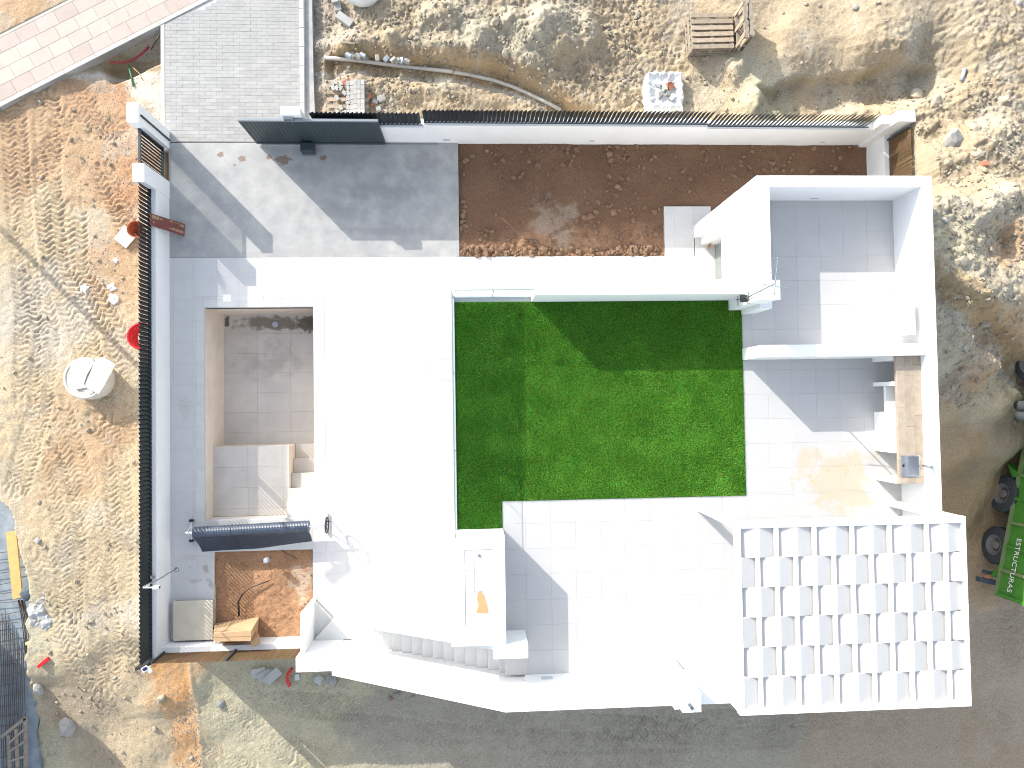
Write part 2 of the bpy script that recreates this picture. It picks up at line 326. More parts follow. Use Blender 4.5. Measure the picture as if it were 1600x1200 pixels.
def idw(x, y, wx=0, wy=0):
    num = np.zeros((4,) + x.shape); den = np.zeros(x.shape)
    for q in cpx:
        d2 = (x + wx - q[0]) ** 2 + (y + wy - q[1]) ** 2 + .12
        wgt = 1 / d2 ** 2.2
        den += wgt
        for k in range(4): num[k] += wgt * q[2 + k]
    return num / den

def polyline_mask(x, y, pts, w):
    """signed lateral distance and arclength to the polyline"""
    best = np.full(x.shape, 1e9); sl_ = np.zeros(x.shape); sd = np.zeros(x.shape); acc = 0
    for (x0, y0), (x1, y1) in zip(pts[:-1], pts[1:]):
        L = math.hypot(x1 - x0, y1 - y0); ux, uy = (x1 - x0) / L, (y1 - y0) / L
        t = np.clip((x - x0) * ux + (y - y0) * uy, 0, L); dx, dy = x - x0 - t * ux, y - y0 - t * uy
        d = np.hypot(dx, dy); m = d < best; best = np.where(m, d, best); sl_ = np.where(m, acc + t, sl_); sd = np.where(m, dx * -uy + dy * ux, sd); acc += L
    return best, sl_, sd
def pl(pts, z=-.15): return [at(a, b, z) for a, b in pts]

def tracks(h, x, y, pts, w, pitch, amp, k=.8, seed=1):
    b, s_, d = polyline_mask(x, y, pts, w)
    fade = ss(w, w * .78, b) * (.5 + 1.1 * np.clip(fbm(x, y, 1.1, 2, seed) + .35, 0, 1))
    wob = fbm(x, y, .22, 2, seed + 5) * .10
    ph = (s_ + wob + np.abs(np.mod(d / w * 1.0 + 1, 1) - .5) * k * w) / pitch
    saw = np.mod(ph, 1.0); prof = np.where(saw < .62, ss(0, .5, saw), 1 - ss(.62, 1, saw)) - .5
    return h + amp * prof * fade - .5 * amp * ss(w, w * .8, b)

def terrain():
    fx = np.concatenate([-np.geomspace(260, 15.2, 22), np.arange(-15, 18.9, .042), np.geomspace(19, 260, 22)])
    fy = np.concatenate([-np.geomspace(260, 12.8, 22), np.arange(-12.6, 13.6, .042), np.geomspace(13.8, 260, 22)])
    X, Y = np.meshgrid(fx, fy, indexing='ij')
    sx, sy = np.clip(X, -16, 19.5), np.clip(Y, -13.5, 14)
    # coarse interpolation of the control points, then bilinear up
    cx, cy = np.arange(-16, 19.9, .25), np.arange(-13.5, 14.4, .25); CX, CY = np.meshgrid(cx, cy, indexing='ij')
    co = idw(CX, CY)
    def samp(a, u, v):
        u = np.clip((u + 16) / .25, 0, len(cx) - 1.001); v = np.clip((v + 13.5) / .25, 0, len(cy) - 1.001)
        i, j = u.astype(int), v.astype(int); fu, fv = u - i, v - j
        return (a[i, j] * (1 - fu) + a[i + 1, j] * fu) * (1 - fv) + (a[i, j + 1] * (1 - fu) + a[i + 1, j + 1] * fu) * fv
    Z = samp(co[0], sx, sy)
    wx, wy = fbm(sx, sy, .9, 4, 3) * 1.3, fbm(sx, sy, .9, 4, 4) * 1.3
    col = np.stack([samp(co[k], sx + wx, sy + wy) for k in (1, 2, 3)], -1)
    # roughness by region
    north = ss(7.4, 8.2, sy) * ss(-4.6, -4.0, sx); east = ss(10.6, 11.2, sx); ne = east * ss(-1.5, 1., sy) * (1 - .8 * ss(9.4, 10.6, sy))
    smooth_ne = ss(7.3, 8.6, sy) * ss(5.0, 7.0, sx) * ss(13.6, 12.8, sx) + ss(10.3, 11.3, sy) * ss(6, 8, sx)
    west = ss(-8.3, -8.9, sx); south = ss(-6.6, -7.1, sy)
    big = fbm(sx, sy, 1.5, 3, 21); med = fbm(sx, sy, .42, 4, 22, .6); fine = fbm(sx, sy, .12, 2, 23, .6)
    rub = np.clip(north * (1 - np.clip(smooth_ne, 0, 1) * .85) + ne * .9, 0, 1)
    Z += big * .06 * (.5 + rub) + med * (.020 + .040 * rub) + fine * (.016 + .040 * rub) + np.abs(fbm(sx, sy, .12, 3, 24, .75)) * (.014 + .085 * rub)
    lump = np.clip(fbm(sx, sy, .30, 2, 31) - .12, 0, 1) ; Z += lump * .22 * ne
    # mounds and the sunken strip of the north plot
    for a, b, z, hh, r in ((690, 32, .3, .45, .45), (745, 60, .3, .40, .42), (850, 50, .5, .50, .6), (915, 60, .5, .42, .5), (880, 95, .4, .3, .5), (1150, 118, .8, .30, .5), (1180, 160, 1., .25, .4), (640, 110, .1, .12, .5),
                           (1535, 330, 3.5, .45, .6), (1580, 300, 3.4, .4, .4), (1530, 470, 3.5, .35, .9), (1500, 215, 2.2, .25, .5), (1560, 200, 2.3, .25, .6), (1510, 170, 1.9, .22, .5), (620, 60, .1, .25, .4), (800, 30, .6, .3, .4),
                           (1570, 380, 3.3, -.35, .35), (990, 45, .5, .12, .5), (700, 175, .2, .14, .5), (1330, 165, 1.2, .12, .5)):
        cx_, cy_ = at(a, b, z); d = np.hypot(sx - cx_ + wx * .35, sy - cy_ + wy * .35) / r; Z += hh * np.exp(-d * d * 1.6)
    # the bank that drops towards the wall
    bank = pl([(1180, 125), (1240, 118), (1290, 116), (1330, 105), (1370, 103), (1405, 93), (1450, 96), (1490, 103)], 1.5)
    b_, s_, d_ = polyline_mask(sx, sy, bank, 1); d_ = d_ + fbm(sx, sy, .5, 3, 41) * .25
    Z -= .42 * ss(.02, -.10, d_) * ss(-1.25, -.75, d_) * ss(1.5, 1.1, b_) * ss(0, .8, s_) * (1 - .999 * ss(5.2, 5.7, s_))
    # trench with its spoil
    tr = pl([(500, 92), (560, 92), (640, 104), (720, 112), (790, 124), (830, 142), (870, 168)], .1)
    b_, s_, d_ = polyline_mask(sx, sy, tr, 1); d_ += fbm(sx, sy, .4, 3, 44) * .10
    Z -= .34 * ss(.34, .26, np.abs(d_ + .12)) * ss(.0, .3, s_)
    Z += .14 * np.exp(-((d_ - .52) / .22) ** 2) * ss(2.5, 1.5, b_) + .10 * np.exp(-((d_ + .75) / .2) ** 2) * ss(2.5, 1.5, b_)
    ridge = np.exp(-((d_ + .30) / .10) ** 2)[..., None]; col = col * (1 - .8 * ridge) + np.array([.62, .58, .50]) * .8 * ridge
    wallt = (ss(.34, .26, np.abs(d_ - .12)) * .6)[..., None]; col = col * (1 - wallt) + np.array([.36, .25, .13]) * wallt
    # hollow beside the pavement
    cx_, cy_ = at(208, 82, 0); u = (sx - cx_) * .88 + (sy - cy_) * .47; v = -(sx - cx_) * .47 + (sy - cy_) * .88
    Z -= .40 * ss(1.15, .8, np.abs(u)) * ss(.50, .25, np.abs(v))
    # tyre tracks
    T = [([(20, 160), (30, 330), (45, 480), (40, 620)], .40, .145, .050), ([(72, 150), (75, 300), (88, 420), (130, 520), (160, 640)], .42, .15, .055), ([(110, 130), (150, 200), (185, 200)], .40, .15, .055),
         ([(115, 330), (118, 420), (180, 520), (205, 620)], .40, .16, .050), ([(160, 270), (190, 330), (212, 390)], .36, .15, .05), ([(50, 430), (75, 520), (60, 640), (25, 760)], .40, .14, .05),
         ([(30, 640), (75, 720), (110, 830), (100, 960)], .46, .13, .038), ([(90, 640), (120, 740), (150, 860), (160, 980), (150, 1080)], .46, .14, .040), ([(150, 660), (190, 690), (215, 650)], .4, .14, .045),
         ([(180, 720), (190, 830), (180, 930), (215, 1060)], .42, .15, .036), ([(100, 180), (70, 260), (40, 300)], .35, .15, .04), ([(60, 870), (90, 990), (150, 1130)], .42, .15, .035)]
    for i, (p, w_, pi, am) in enumerate(T): Z = tracks(Z, sx, sy, pl(p), w_, pi, am * .85, seed=50 + i)
    T = [([(330, 1100), (450, 1170), (560, 1230)], .5, .13, .03), ([(300, 1170), (400, 1210)], .4, .13, .03), ([(420, 1095), (600, 1110), (800, 1130), (1000, 1140), (1150, 1145)], .45, .13, .034), ([(450, 1120), (700, 1150), (900, 1165), (1250, 1150)], .40, .12, .030),
         ([(540, 1170), (800, 1200), (1100, 1190)], .45, .14, .032), ([(1000, 1120), (1100, 1125), (1300, 1120)], .35, .12, .028), ([(1545, 1150), (1535, 950), (1540, 800)], .35, .13, .026)]
    for i, (p, w_, pi, am) in enumerate(T): Z = tracks(Z, sx, sy, pl(p, -1.2), w_, pi, am, seed=80 + i)
    T = [([(880, 100), (960, 110), (1040, 118)], .35, .14, .035), ([(1000, 60), (1060, 110)], .3, .14, .03)]
    for i, (p, w_, pi, am) in enumerate(T): Z = tracks(Z, sx, sy, pl(p, .5), w_, pi, am, seed=95 + i)
    # orange gravel seam and its pale edge
    sm = pl([(300, 1040), (308, 1100), (312, 1160), (314, 1210)], -1.); b_, s_, d_ = polyline_mask(sx, sy, sm, 1)
    e = (np.exp(-(d_ / .035) ** 2) * (b_ < 2))[..., None]; col = col * (1 - .8 * e) + np.array([.62, .52, .38]) * .8 * e; Z += .04 * np.exp(-(d_ / .06) ** 2) * (b_ < 2)
    lf = pl([(236, 1040), (246, 1075), (262, 1110), (272, 1150), (276, 1215)], -1.); b2_, s2_, d2_ = polyline_mask(sx, sy, lf, 1)
    wv = fbm(sx, sy, .5, 4, 45) * .35; ob = (ss(-.06, .06, d_) * ss(.10, -.06, d2_ + wv) * (b_ < 1.4))[..., None] if d_[np.argmin(np.abs(fx - at(290, 1100, -1)[0])), np.argmin(np.abs(fy - at(290, 1100, -1)[1]))] > 0 else (ss(.06, -.06, d_) * ss(-.10, .06, d2_ + wv) * (b_ < 1.4))[..., None]
    ob = ob * (.62 + .5 * np.clip(fbm(sx, sy, .35, 3, 46), -.5, .5)[..., None]); col = col * (1 - ob) + np.array([.52, .27, .105]) * ob
    # grey stony patches
    gp = ss(.12, .26, fbm(sx, sy, 1.1, 4, 61, .6) ) [..., None] * .38 * (1 - .75 * np.clip(south + east * (1 - ne), 0, 1)[..., None]); col = col * (1 - gp) + np.array([.42, .385, .32]) * gp
    dk = ss(.10, .30, fbm(sx, sy, .55, 4, 62, .6))[..., None] * (.16 + .10 * rub[..., None]); col = col * (1 - dk) + col * np.array([.62, .56, .48]) * dk
    # excavation at the lower left corner
    ex = pl([(-20, 640), (5, 740), (30, 800), (48, 880), (55, 960), (45, 1020), (52, 1100), (55, 1210)], -.7)
    b_, s_, d_ = polyline_mask(sx, sy, ex, 1); kx = ss(.05, -.22, d_ + fbm(sx, sy, .4, 3, 71) * .25) * ss(at(0, 640, -.7)[1], at(0, 690, -.7)[1], sy); Z = Z * (1 - kx) + np.minimum(Z, -1.16) * kx
    # nothing of the terrain inside the plot, under the drive and the pavement
    def cut(x0, x1, y0, y1, z): 
        nonlocal Z
        Z = np.where((X > x0) & (X < x1) & (Y > y0) & (Y < y1), np.minimum(Z, z), Z)
    cut(-8.72, 10.70, -6.82, 7.72, -2.9); cut(10.5, 12.21, 4.93, 7.79, -2.9)
    cut(-8.74, -4.64, 7.0, 16., -.35)
    a, b = at(0, 56), at(322, 2); c = at(0, 167); nx, ny = -(b[1] - c[1]), b[0] - c[0]; ln = math.hypot(nx, ny); nx, ny = nx / ln, ny / ln
    dd = (X - c[0]) * nx + (Y - c[1]) * ny
    Z = np.where((dd > .02) & (dd < 1.80) & (X < -5) & (X > -22), np.minimum(Z, -.12), Z)
    far = ss(17, 40, np.hypot(X, Y)); Z = Z * (1 - far) + (-1.0) * far
    nxn, nyn = X.shape
    co_ = np.empty((nxn * nyn, 3), np.float32); co_[:, 0] = X.ravel(); co_[:, 1] = Y.ravel(); co_[:, 2] = Z.ravel()
    idx = np.arange(nxn * nyn).reshape(nxn, nyn)
    q = np.stack([idx[:-1, :-1], idx[1:, :-1], idx[1:, 1:], idx[:-1, 1:]], -1).reshape(-1, 4)
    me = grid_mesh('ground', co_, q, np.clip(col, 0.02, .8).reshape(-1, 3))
    o = bpy.data.objects.new('ground', me); C.objects.link(o); me.materials.append(M['soil']); tag(o, kind='structure')
    def hz(x, y):
        i = min(max(int(np.searchsorted(fx, x)), 0), nxn - 1); j = min(max(int(np.searchsorted(fy, y)), 0), nyn - 1); return float(Z[i, j])
    return hz
def grid_mesh(name, co_, q, col=None):
    me = bpy.data.meshes.new(name); me.vertices.add(len(co_)); me.vertices.foreach_set('co', np.ascontiguousarray(co_, np.float32).ravel())
    me.loops.add(q.size); me.loops.foreach_set('vertex_index', q.ravel().astype(np.int32))
    me.polygons.add(len(q)); me.polygons.foreach_set('loop_start', np.arange(0, q.size, q.shape[1], dtype=np.int32)); me.polygons.foreach_set('loop_total', np.full(len(q), q.shape[1], np.int32))
    me.polygons.foreach_set('use_smooth', np.ones(len(q), bool))
    me.update(calc_edges=True)
    if col is not None:
        ca = me.color_attributes.new('soil', 'FLOAT_COLOR', 'POINT'); c4 = np.ones((len(co_), 4), np.float32); c4[:, :3] = col; ca.data.foreach_set('color', c4.ravel())
    return me
HZ = terrain()

def soil_patch(name, x0, x1, y0, y1, hfun, cfun, holes=(), st=.03, label=None, cat=None):
    fx, fy = np.arange(x0, x1 + st / 2, st), np.arange(y0, y1 + st / 2, st); X, Y = np.meshgrid(fx, fy, indexing='ij')
    Z = hfun(X, Y); col = cfun(X, Y); idx = np.arange(X.size).reshape(X.shape)
    q = np.stack([idx[:-1, :-1], idx[1:, :-1], idx[1:, 1:], idx[:-1, 1:]], -1); keep = np.ones(q.shape[:2], bool)
    for a, b, c, d in holes: keep &= ~((X[:-1, :-1] > a) & (X[1:, 1:] < b) & (Y[:-1, :-1] > c) & (Y[1:, 1:] < d))
    me = grid_mesh(name, np.stack([X, Y, Z], -1).reshape(-1, 3), q[keep], col.reshape(-1, 3))
    o = bpy.data.objects.new(name, me); C.objects.link(o); me.materials.append(M['soil']); return tag(o, label, cat, kind='structure')
def gh(x, y):
    z = -.07 + fbm(x, y, .9, 4, 5) * .05 + fbm(x, y, .16, 3, 6, .6) * .022
    edge = np.exp(-((y - 4.45) / .22) ** 2) * (x < 5.9); z = z + edge * (fbm(x, y, .15, 3, 7) * .14 + .03)
    return z + np.exp(-((y - 4.9) / .4) ** 2) * fbm(x, y, .35, 3, 8) * .10
def gc(x, y):
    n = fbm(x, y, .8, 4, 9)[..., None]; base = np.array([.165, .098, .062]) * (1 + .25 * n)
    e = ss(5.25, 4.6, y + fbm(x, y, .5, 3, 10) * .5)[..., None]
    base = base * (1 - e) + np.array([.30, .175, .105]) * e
    w_ = ss(.75, .3, np.hypot((x - 2.4) / 1.3, (y - 5.1)) + fbm(x, y, .4, 4, 12) * .9)[..., None] * .45
    return base * (1 - w_) + np.array([.36, .31, .25]) * w_
soil_patch('garden_soil', -.32, 11.95, 4.20, 7.56, gh, gc, holes=[(5.70, 7.10, 4.1, 5.71), (6.62, 12.2, 4.0, 5.05)])
def bh(x, y): return -.08 + fbm(x, y, .7, 4, 14) * .09 + fbm(x, y, .14, 3, 15, .6) * .03
def bc(x, y):
    b = np.array([.36, .205, .115]) * (1 + .25 * fbm(x, y, .6, 4, 16)[..., None])
    w_ = ss(.5, .1, np.hypot((x + 4.8) / .8, (y + 4.9) / 1.2) + fbm(x, y, .3, 4, 17) * .7)[..., None] * .6
    return b * (1 - w_) + np.array([.52, .42, .32]) * w_
soil_patch('planter_soil', -7.32, -4.52, -6.50, -4.05, bh, bc)

# ------------------------------------------------------------------ tiled floors
def tiles(parent, name, m, regions, ox, oy, px, py, z, th=.02, gap=.003, minw=.05, limit=300, dz=.0):
    cache = {}; n = 0
    for (x0, x1, y0, y1) in regions:
        for i in range(math.floor((x0 - ox) / px), math.ceil((x1 - ox) / px)):
            for j in range(math.floor((y0 - oy) / py), math.ceil((y1 - oy) / py)):
                a, b, c, d = max(x0, ox + i * px), min(x1, ox + (i + 1) * px), max(y0, oy + j * py), min(y1, oy + (j + 1) * py)
                if b - a < minw or d - c < minw: continue
                k = (round(b - a, 3), round(d - c, 3))
                if k not in cache:
                    me = MB().tilebox(-(b - a) / 2 + gap / 2, (b - a) / 2 - gap / 2, -(d - c) / 2 + gap / 2, (d - c) / 2 - gap / 2, -th, 0).mesh(name)
                    me.materials.append(M[m]); cache[k] = me
                inst(cache[k], name, parent, ((a + b) / 2, (c + d) / 2, z + random.uniform(-dz, dz)), ry=random.gauss(0, .0012), rx=random.gauss(0, .0012)); n += 1
    return n

deck = MB()
for r in ((-8.50, -7.545, -6.46, 4.24), (-7.545, -4.515, 2.812, 4.24), (-4.515, -.41, -5.49, 4.24), (-7.545, -4.515, -4.06, -3.165), (-7.545, -7.31, -6.46, -4.06), (-.41, 6.60, 2.70, 4.205), (5.70, 6.58, 4.205, 5.70), (6.60, 7.26, 2.70, 4.78), (6.58, 7.10, 5.13, 5.70)):
    deck.box(*r[:4], -.30, -.0035)
deck = tag(deck.build('pool_deck', 'grout'), kind='structure')
G = .6; OX, OY = -5.996, 3.6542
n1 = tiles(deck, 'tile', 'tile', [(-8.50, -7.866, -6.46, 4.24), (-7.866, -4.188, 3.134, 4.24), (-4.188, -.41, -5.49, 4.24), (-7.866, -4.58, -4.06, -3.49), (-7.866, -7.31, -6.46, -4.06), (-4.58, -4.188, -5.49, -3.49), (-.41, 6.60, 2.73, 4.235), (5.70, 6.58, 4.235, 5.70), (6.60, 7.235, 2.73, 4.57), (6.58, 6.775, 4.57, 4.77), (6.58, 7.10, 5.13, 5.70)], OX, OY, G, G, 0, dz=.0008)
tiles(deck, 'coping_stone', 'coping', [(-7.862, -7.56, -3.485, 3.13), (-4.50, -4.192, -3.485, 3.13), (-7.56, -4.50, 2.825, 3.13), (-7.56, -4.50, -3.485, -3.18)], OX, OY, G, G, .002, gap=.004)

fore = MB()
fore.prism([(-8.5, 4.247), (-.33, 4.240), (-.325, 7.55), (-8.52, 7.52)], -.3, 0)
fore = tag(fore.build('concrete_forecourt', 'concrete'), kind='structure')

# driveway pavers
drive = tag(MB().prism([(-8.74, 7.56), (-4.70, 7.56), (-4.70, 14.5), (-8.74, 14.5)], -.5, -.027).build('driveway', 'grout'), kind='structure')
bricks = []
row = 0; y = 7.57
while y < 14.2:
    x = -8.62 - (.16 if row % 2 else 0)
    while x < -4.84:
        a, b = max(x, -8.62), min(x + .32, -4.84)
        if b - a > .04: bricks.append((a, b, y, y + .103))
        x += .32
    y += .103; row += 1
a0, a1 = at(322, 2), at(0, 167)
def below_walk(x, y): return (x - a0[0]) * (a1[1] - a0[1]) - (y - a0[1]) * (a1[0] - a0[0])
bricks = [b for b in bricks if below_walk((b[0] + b[1]) / 2, (b[2] + b[3]) / 2 + .05) < -.15]
bm = {}; rest = MB()
for i, (a, b, c, d) in enumerate(bricks):
    if i < 300:
        k = round(b - a, 2)
        if k not in bm:
            me = MB().tilebox(-(b - a) / 2 + .0015, (b - a) / 2 - .0015, -.05, .05, -.02, 0, .002).mesh('brick'); me.materials.append(M['paver']); bm[k] = me
        inst(bm[k], 'brick', drive, ((a + b) / 2, (c + d) / 2, -.02 + random.gauss(0, .0012)), rx=random.gauss(0, .004), ry=random.gauss(0, .004))
    else: rest.tilebox(a + .0015, b - .0015, c + .0015, d - .0015, -.06, -.02 + random.gauss(0, .0012), .003)
tag(rest.build('brick_paving', 'paver', drive), kind='stuff')
k = MB()
for i in range(12): k.tilebox(-4.84, -4.71, 7.60 + i * .55, 8.14 + i * .55, -.45, -.012, .01)
k.build('kerb', 'kerb', drive)
MB().box(-8.735, -8.63, 7.58, 13.5, -.2, -.012).build('kerb', 'kerb', drive)
MB().prism([(-4.70, 7.81), (-4.42, 7.81), (-4.47, 9.5), (-4.52, 14), (-4.70, 14)], -.6, -.10).build('footing', 'rawconc', drive)

# public pavement crossing the top left corner
p0, p1 = at(0, 167, 0), at(322, 2, 0); ang = math.atan2(p1[1] - p0[1], p1[0] - p0[0])
walk = MB().obox((0, 0, 0), 1, 1, 1).build('sidewalk', 'grout'); tag(walk, kind='structure')
walk.data.clear_geometry()
wm = MB(); wm.box(-6, 12, 0, 1.80, -.30, -.01); wme = wm.mesh('sidewalk'); walk.data = wme; wme.materials.append(M['grout'])
walk.location = (p0[0], p0[1], 0); walk.rotation_euler = (0, 0, ang)
tc = {}
for r in range(4):
    for i in range(-8, 19):
        x0 = i * .6 + (r % 2) * .18; key = r in (0, 3)
        if key not in tc:
            me = MB().tilebox(-.297, .297, -.197, .197, -.03, 0).mesh('tile'); me.materials.append(M['walk_p' if key else 'walk_c']); tc[key] = me
        inst(tc[key], 'tile', walk, (x0 + .3, .13 + .2 + r * .4, random.gauss(0, .001)))
kb = MB()
for i in range(-6, 12): kb.tilebox(i + .005, i + .995, .0, .125, -.3, .004, .008)
kb.build('kerb', 'kerb', walk); MB().box(-6, 12, 1.735, 1.80, -.2, .003).build('kerb', 'kerb', walk)

# ------------------------------------------------------------------ pool
pool = thing('swimming_pool', 'empty sunken swimming pool lined with beige tiles, silt and stains along its north end', 'swimming pool')
MB().box(-7.55, -4.51, -3.17, 2.82, -1.80, -1.575).build('pool_floor', 'grout', pool)
tiles(pool, 'floor_tile', 'pool', [(-7.55, -4.51, -1.17, 2.82), (-4.51 - .86, -4.51, -1.6, -1.17)], -7.55, 2.82, 1.0, .6, -1.55, gap=.002)
pw = MB(); 
pw.box(-7.62, -7.55, -3.24, 2.89, -1.8, -.02).box(-4.51, -4.44, -3.24, 2.89, -1.8, -.02).box(-7.55, -4.51, 2.82, 2.89, -1.8, -.02).box(-7.55, -4.51, -3.24, -3.17, -1.8, -.02)
pw.build('pool_wall', 'poolw', pool)
wt = MB().tilebox(-.497, .497, -.297, .297, 0, .008, .003).mesh('wall_tile'); wt.materials.append(M['poolw'])
for j in range(6):
    for i, z in enumerate((-.35, -.95, -1.40)):
        h = .6 if i < 2 else .3
        inst(wt, 'wall_tile', pool, (-7.55, 2.32 - j * 1.0, z + (0 if i < 2 else 0)), rz=math.pi / 2, ry=0, rx=math.pi / 2, scale=(1, h / .6 * .999, 1))
for j in range(3):
    for i, z in enumerate((-.35, -.95, -1.40)):
        h = .6 if i < 2 else .3
        inst(wt, 'wall_tile', pool, (-7.05 + j * 1.0, 2.82, z), rz=0, rx=math.pi / 2, scale=(1, h / .6 * .999, 1))
MB().box(-7.548, -5.37, -3.168, -1.15, -1.574, -.62).build('bench', 'poolw', pool)
lb = tiles(pool, 'bench_tile', 'pool', [(-7.545, -5.37, -3.165, -1.15)], -7.55, -1.15, 1.0, .6, -.60, gap=.002)
ys = [-1.15, -1.56, -1.98, -2.40, -2.78, -3.17]; zs = [-1.30, -1.05, -.80, -.50, -.28]
for i in range(5):
    MB().tilebox(-5.365, -4.512, ys[i + 1] + .001, ys[i], -1.573, zs[i], .006).build('step', 'pool', pool)
d = at(430, 507, -1.55); MB().lathe([(.001, .02), (.085, .018), (.09, 0)], (*d, -1.552), (0, 0, 1), 20).build('drain', 'lampgrey', pool)
d = at(486, 505, -1.3); MB().lathe([(.001, .02), (.04, .018), (.045, 0)], (-4.515, d[1], -1.25), (-1, 0, 0), 14).build('inlet', 'plasticw', pool)
for a in (355, 405):
    d = at(a, 466, 0); b_ = MB().tilebox(d[0] - .11, d[0] + .11, d[1] - .10, d[1] + .10, -.01, .010, .006); o = b_.build('skimmer_lid', 'plasticw', pool)
    MB().lathe([(.001, .012), (.012, .012)], (d[0], d[1], 0), (0, 0, 1), 8).build('finger_hole', 'black', o)

# ------------------------------------------------------------------ boundary walls and slat fences
def slat_mesh(L, t, h):
    m = MB()
    m.box(-L / 2, L / 2, -t / 2, t / 2, 0, h)
    me = m.mesh('slat'); me.materials.append(M['anth']); return me
SM = {}
def slat_row(parent, p0, p1, z0, z1, rot, pitch=.115, off=.5, L=.082):
    k = (round(z1 - z0, 3), L)
    if k not in SM: SM[k] = slat_mesh(L, .009, z1 - z0)
    Lr = math.hypot(p1[0] - p0[0], p1[1] - p0[1]); n = int(Lr / pitch)
    for i in range(n):
        t = (i + off) * pitch / Lr
        inst(SM[k], 'slat', parent, (p0[0] + (p1[0] - p0[0]) * t, p0[1] + (p1[1] - p0[1]) * t, z0), rz=rot)
ww = thing('boundary_wall', 'long white west boundary wall topped with dark vertical slats, beside the pool deck', 'wall')
MB().box(-8.745, -8.50, -6.72, 6.40, -2.6, .86).build('wall', 'paint', ww)
slat_row(ww, (-8.645, 5.93), (-8.645, -6.70), .862, 1.50, math.radians(115), L=.128)
MB().box(-8.69, -8.60, -6.70, 5.92, .90, .93).build('rail', 'anth', ww)
MB().box(-8.765, -8.505, -6.715, -6.66, .862, 1.50).build('end_post', 'anth', ww)
def pillar(x0, x1, y0, y1, z, label, grp='white gate pillars'):
    t = thing('gate_pillar', label, 'pillar', group=grp)
    MB().box(x0, x1, y0, y1, -.8, z - .03).build('shaft', 'paint', t); MB().box(x0 - .005, x1 + .005, y0 - .005, y1 + .005, z - .03, z).build('cap', 'paint', t); return t
gp = pillar(-8.775, -8.495, 7.36, 7.86, 1.87, 'white square pillar at the outer corner of the driveway entrance, left of the open gateway')
MB().box(-8.494, -8.455, 7.56, 7.60, .02, 1.75).build('gate_catch', 'anth', gp)
pillar(-8.772, -8.49, 5.92, 6.40, 1.56, 'white square pillar between the pedestrian gate and the start of the slatted wall')
a = at(438, 166, 1.95); b = at(468, 184, 1.95)
gp = pillar(a[0], b[0], max(b[1], 7.56), a[1], 1.95, 'white pillar behind the sliding gate, at the end of the paved driveway')
d = at(450, 187, 1.8); MB().box(d[0] - .13, d[0] + .13, 7.49, 7.62, 1.76, 1.80).box(d[0] - .12, d[0] - .10, 7.44, 7.50, 1.70, 1.80).box(d[0] + .10, d[0] + .12, 7.44, 7.50, 1.70, 1.80).build('guide_bracket', 'chrome', gp)
# pedestrian gate
pg = thing('pedestrian_gate', 'narrow dark slatted garden gate between two white pillars', 'gate')
fr = MB(); fr.box(-8.68, -8.62, 6.405, 6.445, .05, 1.47).box(-8.68, -8.62, 7.315, 7.355, .05, 1.47).box(-8.68, -8.62, 6.445, 7.315, 1.43, 1.47).box(-8.68, -8.62, 6.445, 7.315, .05, .11)
fr.build('frame', 'anth2', pg); slat_row(pg, (-8.65, 7.315), (-8.65, 6.445), .11, 1.43, math.radians(115), pitch=.095, L=.104)
# north wall with three stepped bays
nw = thing('boundary_wall', 'white north wall with three stepped bays of dark slats above the brown garden', 'wall')
MB().box(-4.20, -1.23, 7.56, 7.80, -2.6, 1.11).box(-1.23, 6.62, 7.56, 7.80, -2.6, 1.27).box(6.62, 12.18, 7.56, 7.80, -2.6, 1.14).build('wall', 'paint', nw)
for x0, x1, z0, z1 in ((-4.18, -1.25, 1.112, 1.80), (-1.22, 6.63, 1.272, 2.0), (6.66, 11.30, 1.142, 1.88)):
    slat_row(nw, (x0, 7.67), (x1, 7.67), z0, z1, math.radians(25), L=.124); MB().box(x0, x1, 7.62, 7.63, z0, z0 + .03).build('rail', 'anth', nw)
for px_, s_ in ((698, 1.6), (925, 1), (1286, 1), ):
    d = at(px_, 217.5, .25); MB().box(d[0] - .06 * s_, d[0] + .06 * s_, 7.545, 7.562, .19, .24 + .04 * (s_ > 1)).build('step_light', 'lampgrey', nw)
MB().box(11.42, 11.68, 7.562, 7.79, 1.142, 1.60).build('stub_wall', 'paint', nw)
np_ = pillar(11.68, 12.17, 7.50, 7.79, 1.92, 'white pillar at the far north-east corner beside the brown screen', None)
